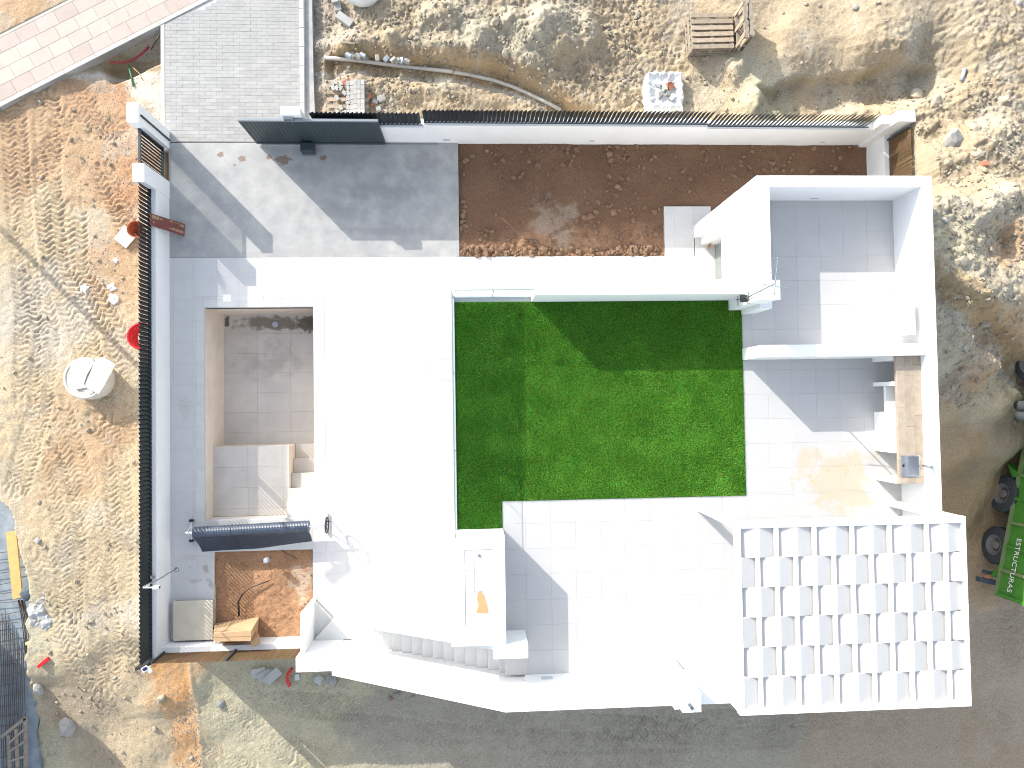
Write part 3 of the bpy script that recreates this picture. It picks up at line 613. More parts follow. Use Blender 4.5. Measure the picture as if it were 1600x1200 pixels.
# east low wall and brown screen
def screen(parent, p0, p1, z0, z1, out_, npost):
    """wire mesh screen filled with brown brushwood canes"""
    L = math.hypot(p1[0] - p0[0], p1[1] - p0[1]); ux, uy = (p1[0] - p0[0]) / L, (p1[1] - p0[1]) / L
    cm = MB().box(-.011, .011, -.006, .006, 0, z1 - z0).mesh('cane'); cm.materials.append(M['wicker'])
    n = min(290, int(L / .024))
    for i in range(n):
        t = (i + .5) / n * L; inst(cm, 'cane', parent, (p0[0] + ux * t, p0[1] + uy * t, z0 + random.uniform(-.01, .02)), rz=math.atan2(uy, ux) + random.gauss(0, .15), ry=random.gauss(0, .012))
    w_ = MB()
    for k in range(int((z1 - z0) / .06)):
        z = z0 + .04 + k * .06; w_.tube([(p0[0] + out_[0], p0[1] + out_[1], z), (p1[0] + out_[0], p1[1] + out_[1], z)], .003, 4)
    for k in range(int(L / .06)):
        t = (k + .5) * .06; w_.tube([(p0[0] + ux * t + out_[0], p0[1] + uy * t + out_[1], z0), (p0[0] + ux * t + out_[0], p0[1] + uy * t + out_[1], z1)], .0025, 4)
    w_.build('wire_mesh', 'wicker', parent)
    for k in range(npost):
        t = k / max(1, npost - 1) * L if npost > 1 else 0
        if npost == 3: t = (0, 2.05, 4.0)[k] / 4.0 * L
        MB().box(-.025, .025, -.025, .025, z0 - .1, z1 + .03).build('post', 'anth2', parent).location = (p0[0] + ux * t + out_[0] * 1.6, p0[1] + uy * t + out_[1] * 1.6, 0)
ew = thing('boundary_wall', 'short east garden wall carrying a brown wicker screen beside the rubble slope', 'wall')
MB().box(11.93, 12.18, 4.9, 7.56, -2.6, .86).build('wall', 'paint', ew)
screen(ew, (12.06, 7.38), (12.06, 4.95), .87, 1.87, (-.02, 0), 2)
sw = thing('boundary_wall', 'low white south wall behind the planting bed with a brown wicker screen on top', 'wall')
MB().box(-8.50, -4.62, -6.74, -6.49, -2.6, .55).build('wall', 'paint', sw)
screen(sw, (-8.44, -6.64), (-4.72, -6.64), .56, 1.30, (0, .02), 3)

# sliding gate
sg = thing('sliding_gate', 'dark grey ribbed sliding gate pushed open along the north wall', 'gate')
GX0, GX1, GY = -6.04, -2.40, 7.505
MB().box(GX0, GX1, GY - .03, GY + .03, 1.66, 1.73).build('top_rail', 'grail', sg)
MB().box(GX0, GX1, GY - .03, GY + .03, .05, .15).box(GX0, GX0 + .05, GY - .028, GY + .028, .15, 1.66).box(GX1 - .05, GX1, GY - .028, GY + .028, .15, 1.66).build('frame', 'anth2', sg)
rm = MB().box(-.045, .045, -.006, .006, 0, 1.50).box(.035, .045, -.03, -.006, 0, 1.5).mesh('slat'); rm.materials.append(M['anth2'])
nS = 34
for i in range(nS): inst(rm, 'slat', sg, (GX0 + .05 + (i + .5) * (GX1 - GX0 - .1) / nS, GY, .155), rz=math.radians(8), scale=(1.2, 1, 1))
MB().box(GX0 + .1, -.9, GY - .012, GY + .012, .001, .02).build('ground_rail', 'grail', sg)
d = at(480, 232, .25); mt = thing('gate_motor', 'small dark gate motor housing on the forecourt by the sliding gate', 'gate motor')
MB().box(d[0] - .19, d[0] + .17, GY - .32, GY - .05, .02, .30).build('housing', 'anth2', mt, bevel=.03); MB().box(d[0] - .21, d[0] + .19, GY - .36, GY - .03, .003, .019).build('base_plate', 'grail', mt)

# ------------------------------------------------------------------ house
ZT, ZP = 3.45, 4.57
house = thing('house', 'large white flat-roofed house with roof terraces, stair and chimney stacks', 'house')
b = MB()
b.prism([(-.41, 2.73), (10.735, 2.73), (10.735, -6.455), (1.14, -6.455), (1.14, -5.525), (-.41, -5.525)], -2.6, 3.395)
b.prism([(6.575, 5.12), (10.745, 5.12), (10.745, 2.735), (7.24, 2.735), (7.24, 4.56), (6.775, 4.56), (6.775, 4.77), (6.575, 4.77)], -2.6, 2.24)
b.prism([(6.573, 5.123), (10.747, 5.123), (10.747, 2.733), (6.573, 2.733)], 2.24, 3.40)
b.build('wall', 'paint', house)
# west face: sliding windows onto the pool
for y0, y1 in ((-2.6, -.3), (0, 2.3)):
    f = MB(); f.box(-.455, -.412, y0, y0 + .07, 0, 2.3).box(-.455, -.412, y1 - .07, y1, 0, 2.3).box(-.455, -.412, y0 + .07, y1 - .07, 2.23, 2.3).box(-.455, -.412, y0 + .07, y1 - .07, 0, .06).box(-.45, -.412, (y0 + y1) / 2 - .03, (y0 + y1) / 2 + .03, .06, 2.23)
    wf = f.build('window', 'anth2', house); MB().box(-.43, -.415, y0 + .07, y1 - .07, .06, 2.23).build('pane', 'lens', wf)
dd = MB().box(7.195, 7.238, 2.80, 4.50, .03, 2.20).build('door', 'doorg', house); MB().tube([(7.18, 4.3, 1.05), (7.15, 4.3, 1.05), (7.15, 4.18, 1.05)], .01, 6).build('handle', 'steel', dd)
MB().box(6.98, 7.0, 4.44, 4.555, .002, .25).build('door_jamb', 'card2', house)
# parapets, each its own mass
P_ = MB()
P_.box(1.43, 6.60, 2.41, 2.735, 3.396, 4.53)
P_.build('parapet', 'paint', house)
MB().box(6.585, 6.875, 2.06, 5.125, 3.401, ZP).build('parapet', 'paint', house)
MB().box(6.875, 10.50, 4.87, 5.128, 3.402, ZP - .002).build('parapet', 'paint', house)
MB().box(10.50, 10.755, -6.45, 5.126, 3.403, ZP).build('parapet', 'paint', house)
MB().box(6.583, 10.50, .945, 1.22, 3.401, ZP - .003).build('parapet', 'paint', house)
MB().box(1.14, 10.752, -6.865, -6.46, -2.6, 4.50).build('parapet', 'paint', house)
ch = MB().box(6.275, 6.712, 2.165, 2.565, 3.40, 5.29).build('chimney', 'paint', house)
MB().box(6.26, 6.727, 2.15, 2.58, 5.292, 5.33).build('cap', 'paint', ch)
ch = MB().box(4.305, 4.70, -6.57, -6.16, 3.46, 5.54).build('chimney', 'paint', house)
MB().box(4.20, 4.303, -6.60, -6.462, 4.3, 5.30).build('shoulder', 'paint', ch)
# flue
d = at(1081, 1103, 5.6); MB().tube([(d[0] - .03, d[1], 5.54), (d[0] - .03, d[1], 5.72)], .035, 12).build('flue', 'chas', ch)
MB().box(-.41, 1.43, 2.56, 2.732, 3.396, 3.47).build('roof_edge', 'paint', house)
MB().box(-.47, -.412, -3.0, 2.732, 3.05, 3.47).build('roof_edge', 'paint', house)
# stair-head box with a shallow tiled recess
bx = MB(); bx.box(-.55, .665, -3.27, -2.995, 3.396, 4.45).box(.39, .665, -5.40, -3.27, 3.396, 4.449).box(-.55, -.24, -5.40, -3.27, 3.396, 4.449).box(-.24, .39, -5.40, -4.95, 3.396, 4.448)
bx.build('stair_head', 'paint', house)
rc = MB().box(-.24, .39, -4.95, -3.27, 3.396, 4.425).build('stair_head_roof', 'grout', house)
tiles(rc, 'tile', 'tile', [(-.24, .39, -4.95, -3.27)], -.02, -3.27, .42, .47, 4.438, th=.012, gap=.005)
d = at(748, 867, 4.42); MB().lathe([(.001, .03), (.03, .025), (.035, 0)], (*d, 4.438), (0, 0, 1), 12).build('roof_drain', 'grail', house)
rs = [(747, 925), (751, 923), (757, 931), (760, 942), (763, 954), (761, 958), (746, 958), (744, 955), (748, 946), (745, 936)]
MB().prism([at(a, b, 4.44) for a, b in rs][::-1], 4.4385, 4.4425).build('clay_patch', 'rstain', house)
# pier beside the stair
MB().box(.375, 1.15, -5.71, -5.405, 3.397, 4.45).build('pier', 'paint', house)
# stair between two sloping walls
st_ = MB().prism_y([(-3.30, -2.6), (1.139, -2.6), (1.139, 3.27), (-3.30, .45)], -6.518, -5.525).build('staircase', 'paint', house)
for k in range(1, 17):
    xa = 1.105 - .277 * k; z = ZT - .175 * k
    MB().tilebox(xa, xa + .276, -6.517, -5.526, z - .30, z, .006).build('step', 'step', st_)
def zline(x): return 1.98 + .59 * (x + 3.65)
MB().prism_y([(-3.30, -2.6), (.40, -2.6), (.40, 4.40), (-3.30, zline(-3.30))], -5.522, -5.41).build('stair_wall', 'paint', house)
MB().prism_y([(-3.68, -2.6), (1.14, -2.6), (1.14, 4.499), (.63, 4.499), (-3.68, zline(-3.68))], -6.866, -6.519).build('stair_wall', 'paint', house)
MB().box(-4.66, -3.68, -6.868, -6.50, -2.6, 1.66).box(-4.60, -4.50, -6.50, -5.44, -2.6, 1.39).build('stair_wall', 'paint', house)
MB().prism([(-3.31, -5.492), (-4.50, -5.492), (-4.03, -6.0), (-3.70, -5.62), (-3.31, -5.62)], -.5, .001).build('landing', 'tile', house)
MB().prism([(-4.50, -5.50), (-4.50, -6.50), (-4.03, -6.0)][::-1], -.5, .172).build('winder_step', 'step', house)
MB().prism([(-4.50, -6.499), (-3.305, -6.499), (-3.305, -5.63), (-3.70, -5.63), (-4.03, -6.0)], -.5, .35).build('winder_step', 'step', house)
# terrace floors
tb = MB()
for r in ((.665, 10.50, -6.458, -2.35), (6.60, 10.50, -2.35, .944), (6.877, 10.50, 1.222, 4.868), (6.60, 6.877, 1.222, 2.058), (6.59, 6.877, .944, 1.222)): tb.box(*r, 3.397, 3.445)
terr = tb.build('roof_terrace', 'grout', house)
tiles(terr, 'tile', 'ttile', [(.667, 10.50, -6.457, -2.352), (6.602, 10.50, -2.352, .943)], .0128, -2.8965, G, G, ZT, th=.0045, gap=.0025)
tiles(terr, 'tile', 'ttile', [(6.878, 10.50, 1.223, 4.867), (6.602, 6.878, 1.223, 2.057)], 8.0116, 4.088, G, G, ZT, th=.0045, gap=.0025)
# glass balustrade round the lawn
def pane(x0, x1, y0, y1, z0, z1):
    o = MB().box(x0, x1, y0, y1, z0, z1).build('glass_panel', 'glass', house)
    if x1 - x0 > y1 - y0: e = MB().box(x0, x1, y0 - .001, y1 + .001, z1, z1 + .006).box(x0 - .004, x0, y0, y1, z0, z1).box(x1, x1 + .003, y0, y1, z0, z1)
    else: e = MB().box(x0 - .001, x1 + .001, y0, y1, z1, z1 + .006).box(x0, x1, y0 - .003, y0, z0, z1).box(x0, x1, y1, y1 + .003, z0, z1)
    e.build('glass_edge', 'gedge', o)
pane(-.42, .50, 2.538, 2.554, 3.47, 4.48); pane(.51, 1.425, 2.538, 2.554, 3.47, 4.48)
for i, (a, b) in enumerate(((2.52, .72), (.71, -1.10), (-1.11, -2.99))): pane(-.447, -.431, b, a, 3.36, 4.48)
MB().box(-.43, 1.43, 2.525, 2.566, 3.45, 3.50).build('glass_channel', 'lampgrey', house)
MB().box(-.465, -.415, -2.99, 2.55, 3.471, 3.50).build('glass_channel', 'lampgrey', house)
for px_, py_, z, fy in ((1276, 309, 3.75, 4.868),):
    MB().box(at(px_, py_, z)[0] - .1, at(px_, py_, z)[0] + .1, fy - .012, fy, 3.62, 3.66).build('step_light', 'lampgrey', house)
d = at(855, 1062, 3.75); MB().box(d[0] - .13, d[0] + .13, -6.46, -6.448, 3.62, 3.78).build('step_light', 'lampgrey', house)

# artificial lawn on the roof
regs = [(-.405, 6.26, -2.35, 2.42), (6.26, 6.595, -2.35, 2.155), (-.43, .655, -2.994, -2.35)]
lb = MB()
for i, r in enumerate(regs): lb.box(*r, 3.397, 3.455)
def lawn_mat(name, k):
    m = bpy.data.materials.new(name); m.use_nodes = True; t = m.node_tree; b = t.nodes['Principled BSDF']; N, L = t.nodes.new, t.links.new
    geo = N('ShaderNodeNewGeometry'); n = N('ShaderNodeTexNoise'); n.inputs['Scale'].default_value = 1.6; n.inputs['Detail'].default_value = 8; n.inputs['Roughness'].default_value = .68; L(geo.outputs['Position'], n.inputs['Vector'])
    r = N('ShaderNodeValToRGB'); e = r.color_ramp.elements; e[0].position = .08; e[1].position = .92
    e[0].color = (.036 * k, .100 * k, .009 * k, 1); e[1].color = (.085 * k, .205 * k, .022 * k, 1); L(n.outputs['Fac'], r.inputs[0])
    v = N('ShaderNodeTexVoronoi'); v.inputs['Scale'].default_value = 55; L(geo.outputs['Position'], v.inputs['Vector'])
    hs = N('ShaderNodeHueSaturation'); sp = N('ShaderNodeSeparateColor'); L(v.outputs['Color'], sp.inputs[0])
    m1 = N('ShaderNodeMapRange'); m1.inputs[3].default_value = .45; m1.inputs[4].default_value = .56; L(sp.outputs[0], m1.inputs[0]); L(m1.outputs[0], hs.inputs['Hue'])
    m2 = N('ShaderNodeMapRange'); m2.inputs[3].default_value = .6; m2.inputs[4].default_value = 1.6; L(sp.outputs[1], m2.inputs[0]); L(m2.outputs[0], hs.inputs['Value'])
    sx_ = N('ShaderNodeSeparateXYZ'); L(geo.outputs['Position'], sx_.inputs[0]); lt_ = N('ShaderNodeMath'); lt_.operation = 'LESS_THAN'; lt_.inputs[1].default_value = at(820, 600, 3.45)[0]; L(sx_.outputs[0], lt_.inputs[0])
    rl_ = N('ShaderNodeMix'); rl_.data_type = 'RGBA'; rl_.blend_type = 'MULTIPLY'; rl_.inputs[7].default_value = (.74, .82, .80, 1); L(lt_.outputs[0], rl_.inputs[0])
    L(r.outputs[0], rl_.inputs[6]); L(rl_.outputs[2], hs.inputs['Color']); L(hs.outputs[0], b.inputs['Base Color']); b.inputs['Roughness'].default_value = .5; b.inputs['Specular IOR Level'].default_value = .5 if name == 'turf_blades' else .05
    return m
M['lawn'] = lawn_mat('artificial_turf', .7); M['blade'] = lawn_mat('turf_blades', 2.35)
lawn = tag(lb.build('lawn', 'lawn'), 'bright green artificial turf laid on the roof, half of it in deep shadow', 'lawn', kind='stuff')
vs = []
seam = at(820, 600, 3.45)[0]
for (x0, x1, y0, y1) in regs:
    n = int((x1 - x0) * (y1 - y0) * 9500); X = rng.uniform(x0 + .01, x1 - .005, n); Y = rng.uniform(y0 + .005, y1 - .01, n)
    keep = np.ones(n, bool)
    for sx_ in (seam, seam + 2.0, seam + 4.0): keep &= ~(np.abs(X - sx_ - .004) < .007) | (rng.random(n) < .35)
    keep &= ~((np.abs(Y - at(900, 573, 3.45)[1]) < .008) & (X > seam) & (X < at(936, 500, 3.45)[0]) & (rng.random(n) < .6))
    X, Y = X[keep], Y[keep]; n = len(X); h = rng.uniform(.022, .042, n); a = rng.uniform(0, 6.283, n); ln = rng.uniform(.0, .016, n); w_ = .005
    lx = fbm(X, Y, .5, 3, 77) * .014; ly = fbm(X, Y, .5, 3, 78) * .014
    t = np.empty((n, 3, 3)); t[:, 0] = np.stack([X - np.cos(a) * w_, Y - np.sin(a) * w_, np.full(n, 3.454)], -1); t[:, 1] = np.stack([X + np.cos(a) * w_, Y + np.sin(a) * w_, np.full(n, 3.454)], -1)
    t[:, 2] = np.stack([X - np.sin(a) * ln + lx, Y + np.cos(a) * ln + ly, 3.455 + h], -1); vs.append(t.reshape(-1, 3))
vs = np.concatenate(vs); q = np.arange(len(vs)).reshape(-1, 3)
me = grid_mesh('grass_blades', vs, q); me.materials.append(M['blade']); o = bpy.data.objects.new('grass_blades', me); C.objects.link(o); o.parent = lawn; tag(o, kind='stuff')
# rumpled threads left on the turf
# ------------------------------------------------------------------ outdoor kitchen
kt = thing('kitchen_counter', 'white masonry outdoor kitchen counter with wooden plank worktop along the east parapet', 'kitchen counter')
wt_ = MB().box(9.90, 10.498, -1.40, .943, 4.27, 4.325).box(9.90, 10.498, -2.04, -1.88, 4.27, 4.325).box(9.90, 9.965, -1.88, -1.40, 4.27, 4.325).box(10.385, 10.498, -1.88, -1.40, 4.27, 4.325).build('worktop', 'wood', kt)
y = .943
pl_ = {}
cols = [(9.902, 10.10), (10.102, 10.30), (10.302, 10.497)]
for ci, (xa, xb) in enumerate(cols):
    y = .941 - (.0, .45, .2)[ci]; 
    segs = [(.941, y)] if ci else []
    while y > -2.03: segs.append((y, max(y - 1.2, -2.038))); y -= 1.2
    for (ya, yb) in segs:
        sx0, sx1, sy0, sy1 = 9.965, 10.385, -1.88, -1.40   # sink cut-out
        parts = [(xa, xb, yb, ya)]
        out_ = []
        for (p, q_, r_, s__) in parts:
            if q_ <= sx0 or p >= sx1 or s__ <= sy0 or r_ >= sy1: out_.append((p, q_, r_, s__)); continue
            if s__ > sy1: out_.append((p, q_, sy1, s__))
            if r_ < sy0: out_.append((p, q_, r_, sy0))
            if p < sx0: out_.append((p, sx0, max(r_, sy0), min(s__, sy1)))
            if q_ > sx1: out_.append((sx1, q_, max(r_, sy0), min(s__, sy1)))
        for (p, q_, r_, s__) in out_:
            if s__ - r_ > .02 and q_ - p > .01: MB().tilebox(p, q_, r_ + .002, s__ - .002, 4.326, 4.35, .003).build('plank', 'wood', kt)
for yc in (.90, .30, -.42, -1.28, -1.99): MB().box(9.86, 10.498, yc - .05, yc + .05, 3.452, 4.268).build('partition', 'paint', kt)
MB().box(9.862, 9.90, -1.23, -.47, 3.452, 4.267).build('front_panel', 'paint', kt); MB().box(10.12, 10.498, -.37, .25, 3.452, 3.62).build('shelf', 'paint', kt); MB().box(9.90, 10.45, -.37, .25, 3.83, 3.90).build('shelf', 'paint', kt); MB().box(9.90, 10.45, -1.23, -.47, 3.70, 3.76).build('shelf', 'paint', kt)
sk = MB(); sk.box(9.965, 10.385, -1.88, -1.40, 4.15, 4.16).box(9.965, 9.975, -1.88, -1.40, 4.16, 4.356).box(10.375, 10.385, -1.88, -1.40, 4.16, 4.356).box(9.975, 10.375, -1.88, -1.87, 4.16, 4.356).box(9.975, 10.375, -1.41, -1.40, 4.16, 4.356)
sk.box(9.95, 10.40, -1.895, -1.88, 4.351, 4.357).box(9.95, 10.40, -1.40, -1.385, 4.351, 4.357).box(9.95, 9.965, -1.88, -1.40, 4.351, 4.357).box(10.385, 10.40, -1.88, -1.40, 4.351, 4.357)
sk = sk.build('sink', 'steel', kt, bevel=.004); MB().lathe([(.001, .006), (.03, .005), (.035, 0)], (10.12, -1.64, 4.161), (0, 0, 1), 14).build('drain', 'chas', sk); MB().box(9.985, 10.05, -1.69, -1.60, 4.1605, 4.18).build('overflow', 'black', sk)
tp = MB().tube([(10.49, -1.62, 4.66), (10.42, -1.62, 4.67), (10.36, -1.64, 4.66), (10.28, -1.66, 4.62), (10.27, -1.66, 4.58)], .012, 8).tube([(10.50, -1.58, 4.62), (10.50, -1.68, 4.62)], .022, 10).tube([(10.48, -1.62, 4.62), (10.60, -1.66, 4.72), (10.62, -1.74, 4.72)], .009, 6)
tp.tube([(10.47, -1.62, 4.352), (10.47, -1.62, 4.64)], .016, 10)
tag(tp.build('tap', 'chrome', smooth=True), 'small steel mixer tap above the sink, against the white parapet', 'tap')
# ------------------------------------------------------------------ air conditioner
ac = thing('air_conditioner', 'white outdoor air conditioning unit mounted on the east parapet of the walled terrace', 'air conditioner')
MB().box(9.905, 10.31, 1.43, 2.33, 3.90, 4.50).build('casing', 'plasticw', ac, bevel=.012)
tr_ = MB()
for i in range(5): tr_.box(9.95 + i * .075, 9.965 + i * .075, 1.45, 2.31, 4.5005, 4.506)
tr_.build('top_ribs', 'plasticw', ac)
g_ = MB()
for i in range(7): g_.torus((9.897, 2.02, 4.20), .03 + i * .035, .008, (1, 0, 0), 24, 5)
for i in range(12):
    a = i * math.pi / 6; g_.tube([(9.894, 2.02, 4.20), (9.894, 2.02 + .25 * math.cos(a), 4.20 + .25 * math.sin(a))], .005, 4)
gr = g_.build('fan_grille', 'plasticw', ac); MB().lathe([(.001, .001), (.25, .001)], (9.901, 2.02, 4.20), (-1, 0, 0), 28).build('fan_opening', 'lampgrey', gr)
MB().box(9.93, 10.49, 1.55, 1.59, 3.84, 3.895).build('bracket', 'grail', ac); MB().box(9.93, 10.49, 2.17, 2.21, 3.84, 3.895).build('bracket', 'grail', ac)
q_ = [(*at(a, b, z), z) for a, b, z in ((1401, 425, 3.9), (1395, 430, 4.0), (1389, 440, 4.05), (1387, 450, 4.05), (1391, 465, 4.0))]
tag(MB().tube(q_, .014, 8).build('refrigerant_pipe', 'lampgrey', smooth=True), 'curved grey insulated pipe running from the wall to the air conditioner', 'pipe')
# ------------------------------------------------------------------ antenna
an = thing('antenna', 'rooftop television antenna on a thin leaning mast strapped to the chimney', 'antenna')
A0 = Vector((6.24, 2.28, 4.45)); A1 = Vector((6.19, 2.34, 6.25))
MB().tube([A0, A1], .017, 8).build('mast', 'grail', an, smooth=True)
MB().box(6.10, 6.27, 2.20, 2.36, 4.62, 4.66).tube([(6.0, 2.25, 4.64), (6.22, 2.31, 4.65)], .012, 5).tube([(6.05, 2.12, 4.64), (6.05, 2.34, 4.64)], .01, 5).build('bracket', 'anth', an)
MB().tube([(6.20, 2.12, 4.9), (6.20, 2.4, 4.9)], .012, 5).build('clamp', 'anth', an)
bo = MB().tube([A1 + Vector((0, -.25, -.02)), A1 + Vector((.10, .55, -.02))], .010, 6)
bo.build('boom', 'grail', an)
for t_, L_ in ((.0, .30), (.18, .26), (.36, .22), (.55, .2), (.75, .17), (.95, .14)):
    c = A1 + Vector((.10 * t_, -.2 + .75 * t_, 0)); MB().tube([c + Vector((-L_, .04, 0)), c + Vector((L_, -.04, 0))], .006, 5).build('element', 'grail', an)
MB().tube([A1 + Vector((-.42, .08, -.25)), A1 + Vector((.42, -.05, -.25))], .008, 5).build('dipole', 'grail', an)
# ------------------------------------------------------------------ pergola
pe = thing('pergola', 'white woven slat pergola over the south-east corner of the roof terrace', 'pergola')
X0, X1, Y0, Y1, ZB = 5.375, 10.305, -6.49, -2.545, 5.96
MB().box(X0, X1, Y1 - .13, Y1, ZB - .16, ZB).build('beam', 'perg', pe); MB().box(X0, X1, Y0, Y0 + .13, ZB - .16, ZB).build('beam', 'perg', pe)
MB().box(X0, X0 + .10, Y0 + .13, Y1 - .13, ZB - .16, ZB - .001).build('beam', 'perg', pe); MB().box(X1 - .07, X1, Y0 + .13, Y1 - .13, ZB - .16, ZB - .001).build('beam', 'perg', pe)
pm = MB().box(-.07, .07, -.07, .07, 0, ZB - .16 - ZT).mesh('post'); pm.materials.append(M['perg'])
for x, y in ((X0 + .075, Y1 - .075), (X1 - .075, Y1 - .075), (X0 + .075, Y0 + .09), (X1 - .075, Y0 + .09)): inst(pm, 'post', pe, (x, y, ZT + .001))
nb = 12; sp = (X1 - .035 - (X0 + .05)) / nb; bars = [X0 + .05 + sp * i for i in range(nb + 1)]
barm = MB().box(-.045, .045, Y0 + .131, Y1 - .131, ZB - .045, ZB - .012).mesh('crossbar'); barm.materials.append(M['perg'])
for x in bars[1:-1]: inst(barm, 'crossbar', pe, (x, 0, 0))
rw = (Y1 - Y0 - .27) / 6
for r in range(6):
    ya, yb = Y1 - .135 - rw * r - .006, Y1 - .135 - rw * (r + 1) + .006; pts = []
    for i, x in enumerate(bars):
        up = (i + r) % 2 == 1
        z = ZB - .006 if up else ZB - .100
        pts += [(x - .05, z), (x + .05, z)] if up else [(x - .02, z), (x + .02, z)]
    pts[0] = (X0 + .101, pts[0][1]); pts[-1] = (X1 - .071, pts[-1][1]); pts = [p for p in pts if X0 + .1 < p[0] < X1 - .07]
    if r % 2: pass
    m = MB(); n = len(pts); v = [(x, y_, z + dz) for dz in (0, -.006) for y_ in (ya, yb) for x, z in pts]
    f = []
    for i in range(n - 1):
        f += [(i, n + i, n + i + 1, i + 1), (2 * n + i, 2 * n + i + 1, 3 * n + i + 1, 3 * n + i), (i, i + 1, 2 * n + i + 1, 2 * n + i), (n + i, 3 * n + i, 3 * n + i + 1, n + i + 1)]
    m.add(v, f); m.build('woven_band', 'band', pe)

# ------------------------------------------------------------------ pool cover reel
rl = thing('pool_cover_reel', 'pool cover reel with dark blue bubble cover hanging down to the deck', 'pool cover reel')
ZA = .50
La = Vector((*at(289, 833, ZA), ZA)); Ra = Vector((*at(509, 820.5, ZA), ZA)); dr = (Ra - La).normalized()
MB().tube([La, Ra], .028, 10).build('axle', 'plasticw', rl, smooth=True)
c0 = La + (Vector((*at(303, 831, ZA), ZA)) - La).dot(dr) * dr; c1 = La + (Vector((*at(483, 823, ZA), ZA)) - La).dot(dr) * dr
roll = MB(); npt = 150; rs_ = [.150 + .006 * (i % 2) for i in range(npt)]
roll.tube([c0.lerp(c1, i / (npt - 1)) for i in range(npt)], .15, 20, rs=rs_); roll = roll.build('cover_roll', 'cover', rl, smooth=False)
MB().torus(c0.lerp(c1, .33), .158, .006, dr, 24, 5).build('strap', 'black', roll)
fl = MB(); nu, nv = 110, 10
ln_d = Vector((dr.y, -dr.x, 0))   # towards the south
vsf = []
eg = [Vector((*at(316, 862, .03), .03)), Vector((*at(400, 857, .04), .04)), Vector((*at(487, 846, .05), .05))]
for i in range(nu):
    u = i / (nu - 1); top = c0.lerp(c1, u) + ln_d * .145 + Vector((0, 0, .03)); bot = eg[0].lerp(eg[1], u * 2) if u < .5 else eg[1].lerp(eg[2], u * 2 - 1)
    for j in range(nv):
        v_ = j / (nv - 1); p = top.lerp(bot, v_ ** 1.1); p.z = .53 * (1 - v_) ** 1.4 + .03 + .006 * (i % 2) + .025 * math.sin(u * 9 + v_ * 3) * v_; vsf.append(p)
fl.add(vsf, [(i * nv + j, (i + 1) * nv + j, (i + 1) * nv + j + 1, i * nv + j + 1) for i in range(nu - 1) for j in range(nv - 1)])
o = fl.build('cover_flap', 'cover2', rl); sd = o.modifiers.new('t', 'SOLIDIFY'); sd.thickness = .006
o = MB().tube([vsf[int(nu * .34) * nv + j] + Vector((0, 0, .008)) for j in range(nv)], .008, 6).build('strap', 'black', rl)
# left trolley end, right crank end
gl_ = Vector((*at(299, 829, .07), .07))
MB().tube([gl_ + Vector((0, .27, 0)), gl_ + Vector((0, -.27, 0))], .018, 8).tube([gl_ + Vector((0, .14, 0)), La + dr * .04], .015, 6).tube([gl_ + Vector((0, -.14, 0)), La + dr * .04], .015, 6).build('stand', 'plasticw', rl)
for s_ in (.28, -.28): MB().lathe([(.001, -.03), (.05, -.03), (.07, -.02), (.07, .02), (.05, .03), (.001, .03)], gl_ + Vector((0, s_, 0)), (1, 0, 0) if False else (0, 1, 0), 18).build('wheel', 'black', rl).rotation_euler = (0, 0, 0)
gr_ = Vector((*at(513, 820, .04), .04))
MB().tube([gr_ + Vector((0, .30, 0)), gr_ + Vector((0, -.30, 0))], .022, 8).tube([gr_ + Vector((0, .18, 0)), Ra - dr * .03], .015, 6).tube([gr_ + Vector((0, -.18, 0)), Ra - dr * .03], .015, 6).build('stand', 'grail', rl)
hw = MB().torus(Ra + Vector((.03, 0, 0)), .21, .020, (1, 0, 0), 28, 6)
for k_ in range(3):
    a = k_ * 2.094 + .4; hw.tube([Ra + Vector((.03, 0, 0)), Ra + Vector((.03, .19 * math.cos(a), .19 * math.sin(a)))], .012, 5)
hw.tube([Ra + Vector((.03, .12, .14)), Ra + Vector((.16, .12, .14))], .014, 6).build('crank_wheel', 'black', rl)

# ------------------------------------------------------------------ things on the deck and in the bed
x0, y0 = at(270, 1002, .22); x1, y1 = at(332, 938, .22)
hb = thing('equipment_hatch', 'square beige fibreglass hatch lid in the corner below the pool', 'hatch')
MB().box(x0, x1, y0, y1, .175, .205).build('lid', 'lid', hb, bevel=.01); MB().box(x0 + .02, x1 - .02, y0 + .02, y1 - .02, .002, .174).build('plinth', 'rawconc', hb)
MB().box(x0 + .08, x1 - .08, y0 + .07, y1 - .14, .2055, .211).build('raised_panel', 'lid', hb); MB().box((x0 + x1) / 2 - .08, (x0 + x1) / 2 + .08, y1 - .09, y1 - .06, .206, .22).build('grip', 'lid', hb)
bxr = thing('cardboard_box', 'tall brown cardboard box standing in the planting bed by the south wall', 'cardboard box')
c = [at(334, 975, .0), at(404, 965, .0)]; ct = [at(332, 990, .95), at(392, 986, .95)]
bv = [(c[0][0], c[0][1], -.05), (c[1][0], c[1][1], -.05), (c[1][0] - .03, c[1][1] - .36, -.05), (c[0][0] - .03, c[0][1] - .30, -.05), (ct[0][0] + .02, ct[0][1], .93), (ct[1][0], ct[1][1], .93), (ct[1][0] - .01, ct[1][1] - .27, .93), (ct[0][0] + .01, ct[0][1] - .22, .93)]
MB().add(bv, [(0, 3, 2, 1), (0, 1, 5, 4), (1, 2, 6, 5), (2, 3, 7, 6), (3, 0, 4, 7), (4, 5, 6, 7)]).build('carton', 'card', bxr)
m5, m6 = (Vector(bv[4]) + Vector(bv[7])) / 2, (Vector(bv[5]) + Vector(bv[6])) / 2
MB().tube([m5 + Vector((0, 0, .003)), m6 + Vector((0, 0, .003))], .005, 4).build('flap_joint', 'card2', bxr)
